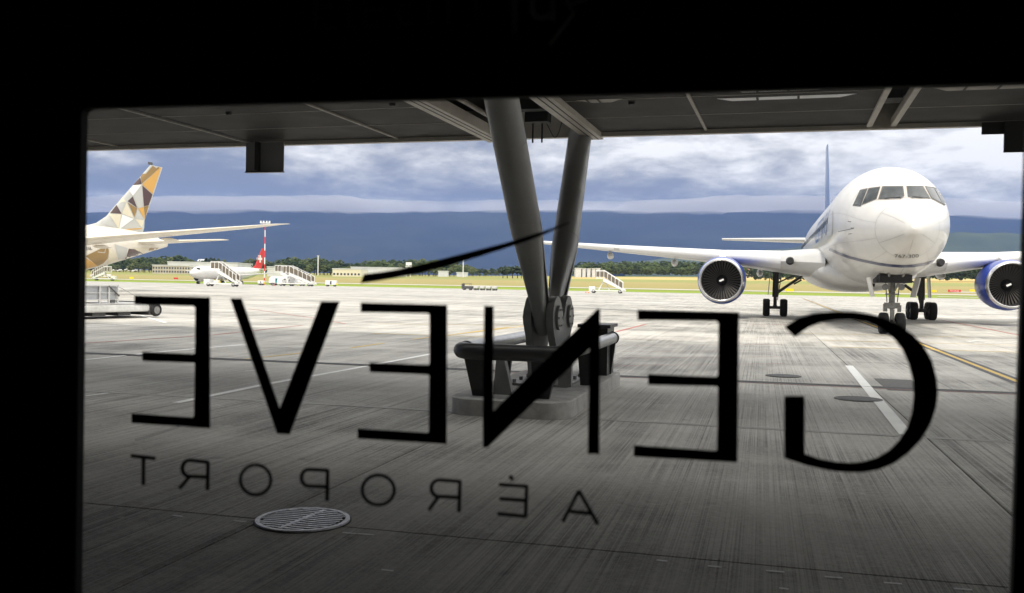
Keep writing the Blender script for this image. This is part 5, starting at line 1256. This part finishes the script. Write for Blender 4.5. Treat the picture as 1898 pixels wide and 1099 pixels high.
while x < 900:                                                    # second, lower rank in front
    k_ = rt_.choice((2, 3, 0, 6)); tree(x, 740+rt_.uniform(-20, 20), hfor(x, 740, lerp_tab(TOPL, x)+rt_.uniform(7, 11)), k_, 'low '+KIND[k_]+' '+zone(x), 'lower trees in front of the treeline '+zone(x), 1.25); x += rt_.uniform(9, 16)
for k, (px, yt) in enumerate(((932, 492), (940, 490), (950, 489.5), (959, 491), (966, 493))): tree(px, 600, hfor(px, 600, yt), 1, ['leftmost', 'second', 'middle', 'fourth', 'rightmost'][k]+' dark round tree in the clump just left of the column', 'trees of the clump left of the column', 1.3)
# the closed woods on the right read as one mass
def wood(name, spots):
    bm = BM()
    for px, Y, yt, kind in spots:
        p = at(px, Y); h = hfor(px, Y, yt); b_ = BM(); b_.from_mesh(PR[kind][0])
        for f in b_.faces: f.material_index = {0: 0, 1: 1, 2: 0, 3: 2, 4: 1}[kind]
        bmesh.ops.transform(b_, matrix=Matrix.Translation(p) @ Matrix.Rotation(rt_.uniform(0, 6), 4, 'Z') @ Matrix.Diagonal((h*1.15, h*1.15, h, 1)), verts=b_.verts)
        me = bpy.data.meshes.new('x'); b_.to_mesh(me); b_.free(); bm.from_mesh(me); bpy.data.meshes.remove(me)
    obj(name, bm, [M['leaf'], M['leafd'], M['leafl']], kind='stuff')
sp = []
x = 1068
while x < 1500:
    for Y, dy in ((860, 0), (830, 3), (800, 10)): sp.append((x+rt_.uniform(-4, 4), Y, 484+rt_.uniform(-1.5, 2)+dy+max(0, x-1350)*.10+max(0, 1085-x)*.5, rt_.choice((1, 4, 1, 0, 4, 2)) if dy < 9 else rt_.choice((0, 2, 1))))
    x += 8
wood('woodland', sp)
sp = []; x = 1395
while x < 1990:
    for Y, dy in ((620, 0), (590, 5), (570, 14)): sp.append((x+rt_.uniform(-5, 5), Y, (500 if x < 1560 else 488 if x < 1840 else 479+abs(x-1855)*.15)+rt_.uniform(-2, 3)+dy, rt_.choice((1, 4, 1, 4, 0))))
    x += 12
wood('woodland', sp)

# low cloud lying on the crest of the range
cb = BM(); loops = []; rc_ = random.Random(9)
for i in range(161):
    x = -8600+i*17200/160; px = 949+x*FPX/9500; top = (524+.018*(px-949)-(392+max(0, px-1500)*.028))*9500/FPX
    rr_ = max(12, 40+24*math.sin(i*.13+.6)+13*math.sin(i*.41)+9*math.sin(i*.97+1)+rc_.uniform(-9, 9)+max(0, px-1300)*.05); cz = top+8+16*math.sin(i*.11+2)+8*math.sin(i*.33)
    loops.append([Vector((x, 9500-350+900*math.cos(t), 8+cz+rr_*math.sin(t)*(1+.12*math.sin(i*.7+3*t)))) for t in [2*math.pi*k/14 for k in range(14)]])
loft(cb, loops); fix(cb); tri(cb)
cmt = bpy.data.materials.new('cloud_vapour'); cmt.use_nodes = True; t = cmt.node_tree; t.nodes.clear()
o_ = t.nodes.new('ShaderNodeOutputMaterial'); pv = t.nodes.new('ShaderNodeVolumePrincipled'); pv.inputs['Color'].default_value = (.86, .86, .89, 1); pv.inputs['Density'].default_value = .0024
t.links.new(pv.outputs[0], o_.inputs['Volume']); obj('cloud_bank', cb, cmt, kind='stuff')
# ------------------------------------------------------------------ haze over the far country
HAZE = True
if HAZE:
    bm = BM(); b2(bm, -10500, 10500, -120, 13500, -3, 1000)
    hm = bpy.data.materials.new('haze_air'); hm.use_nodes = True; t = hm.node_tree; t.nodes.clear()
    o_ = t.nodes.new('ShaderNodeOutputMaterial'); pv = t.nodes.new('ShaderNodeVolumePrincipled'); pv.inputs['Color'].default_value = (.28, .45, 1.0, 1); pv.inputs['Density'].default_value = 5.5e-5; pv.inputs['Anisotropy'].default_value = 0.0
    t.links.new(pv.outputs[0], o_.inputs['Volume']); obj('haze', bm, hm, kind='stuff')
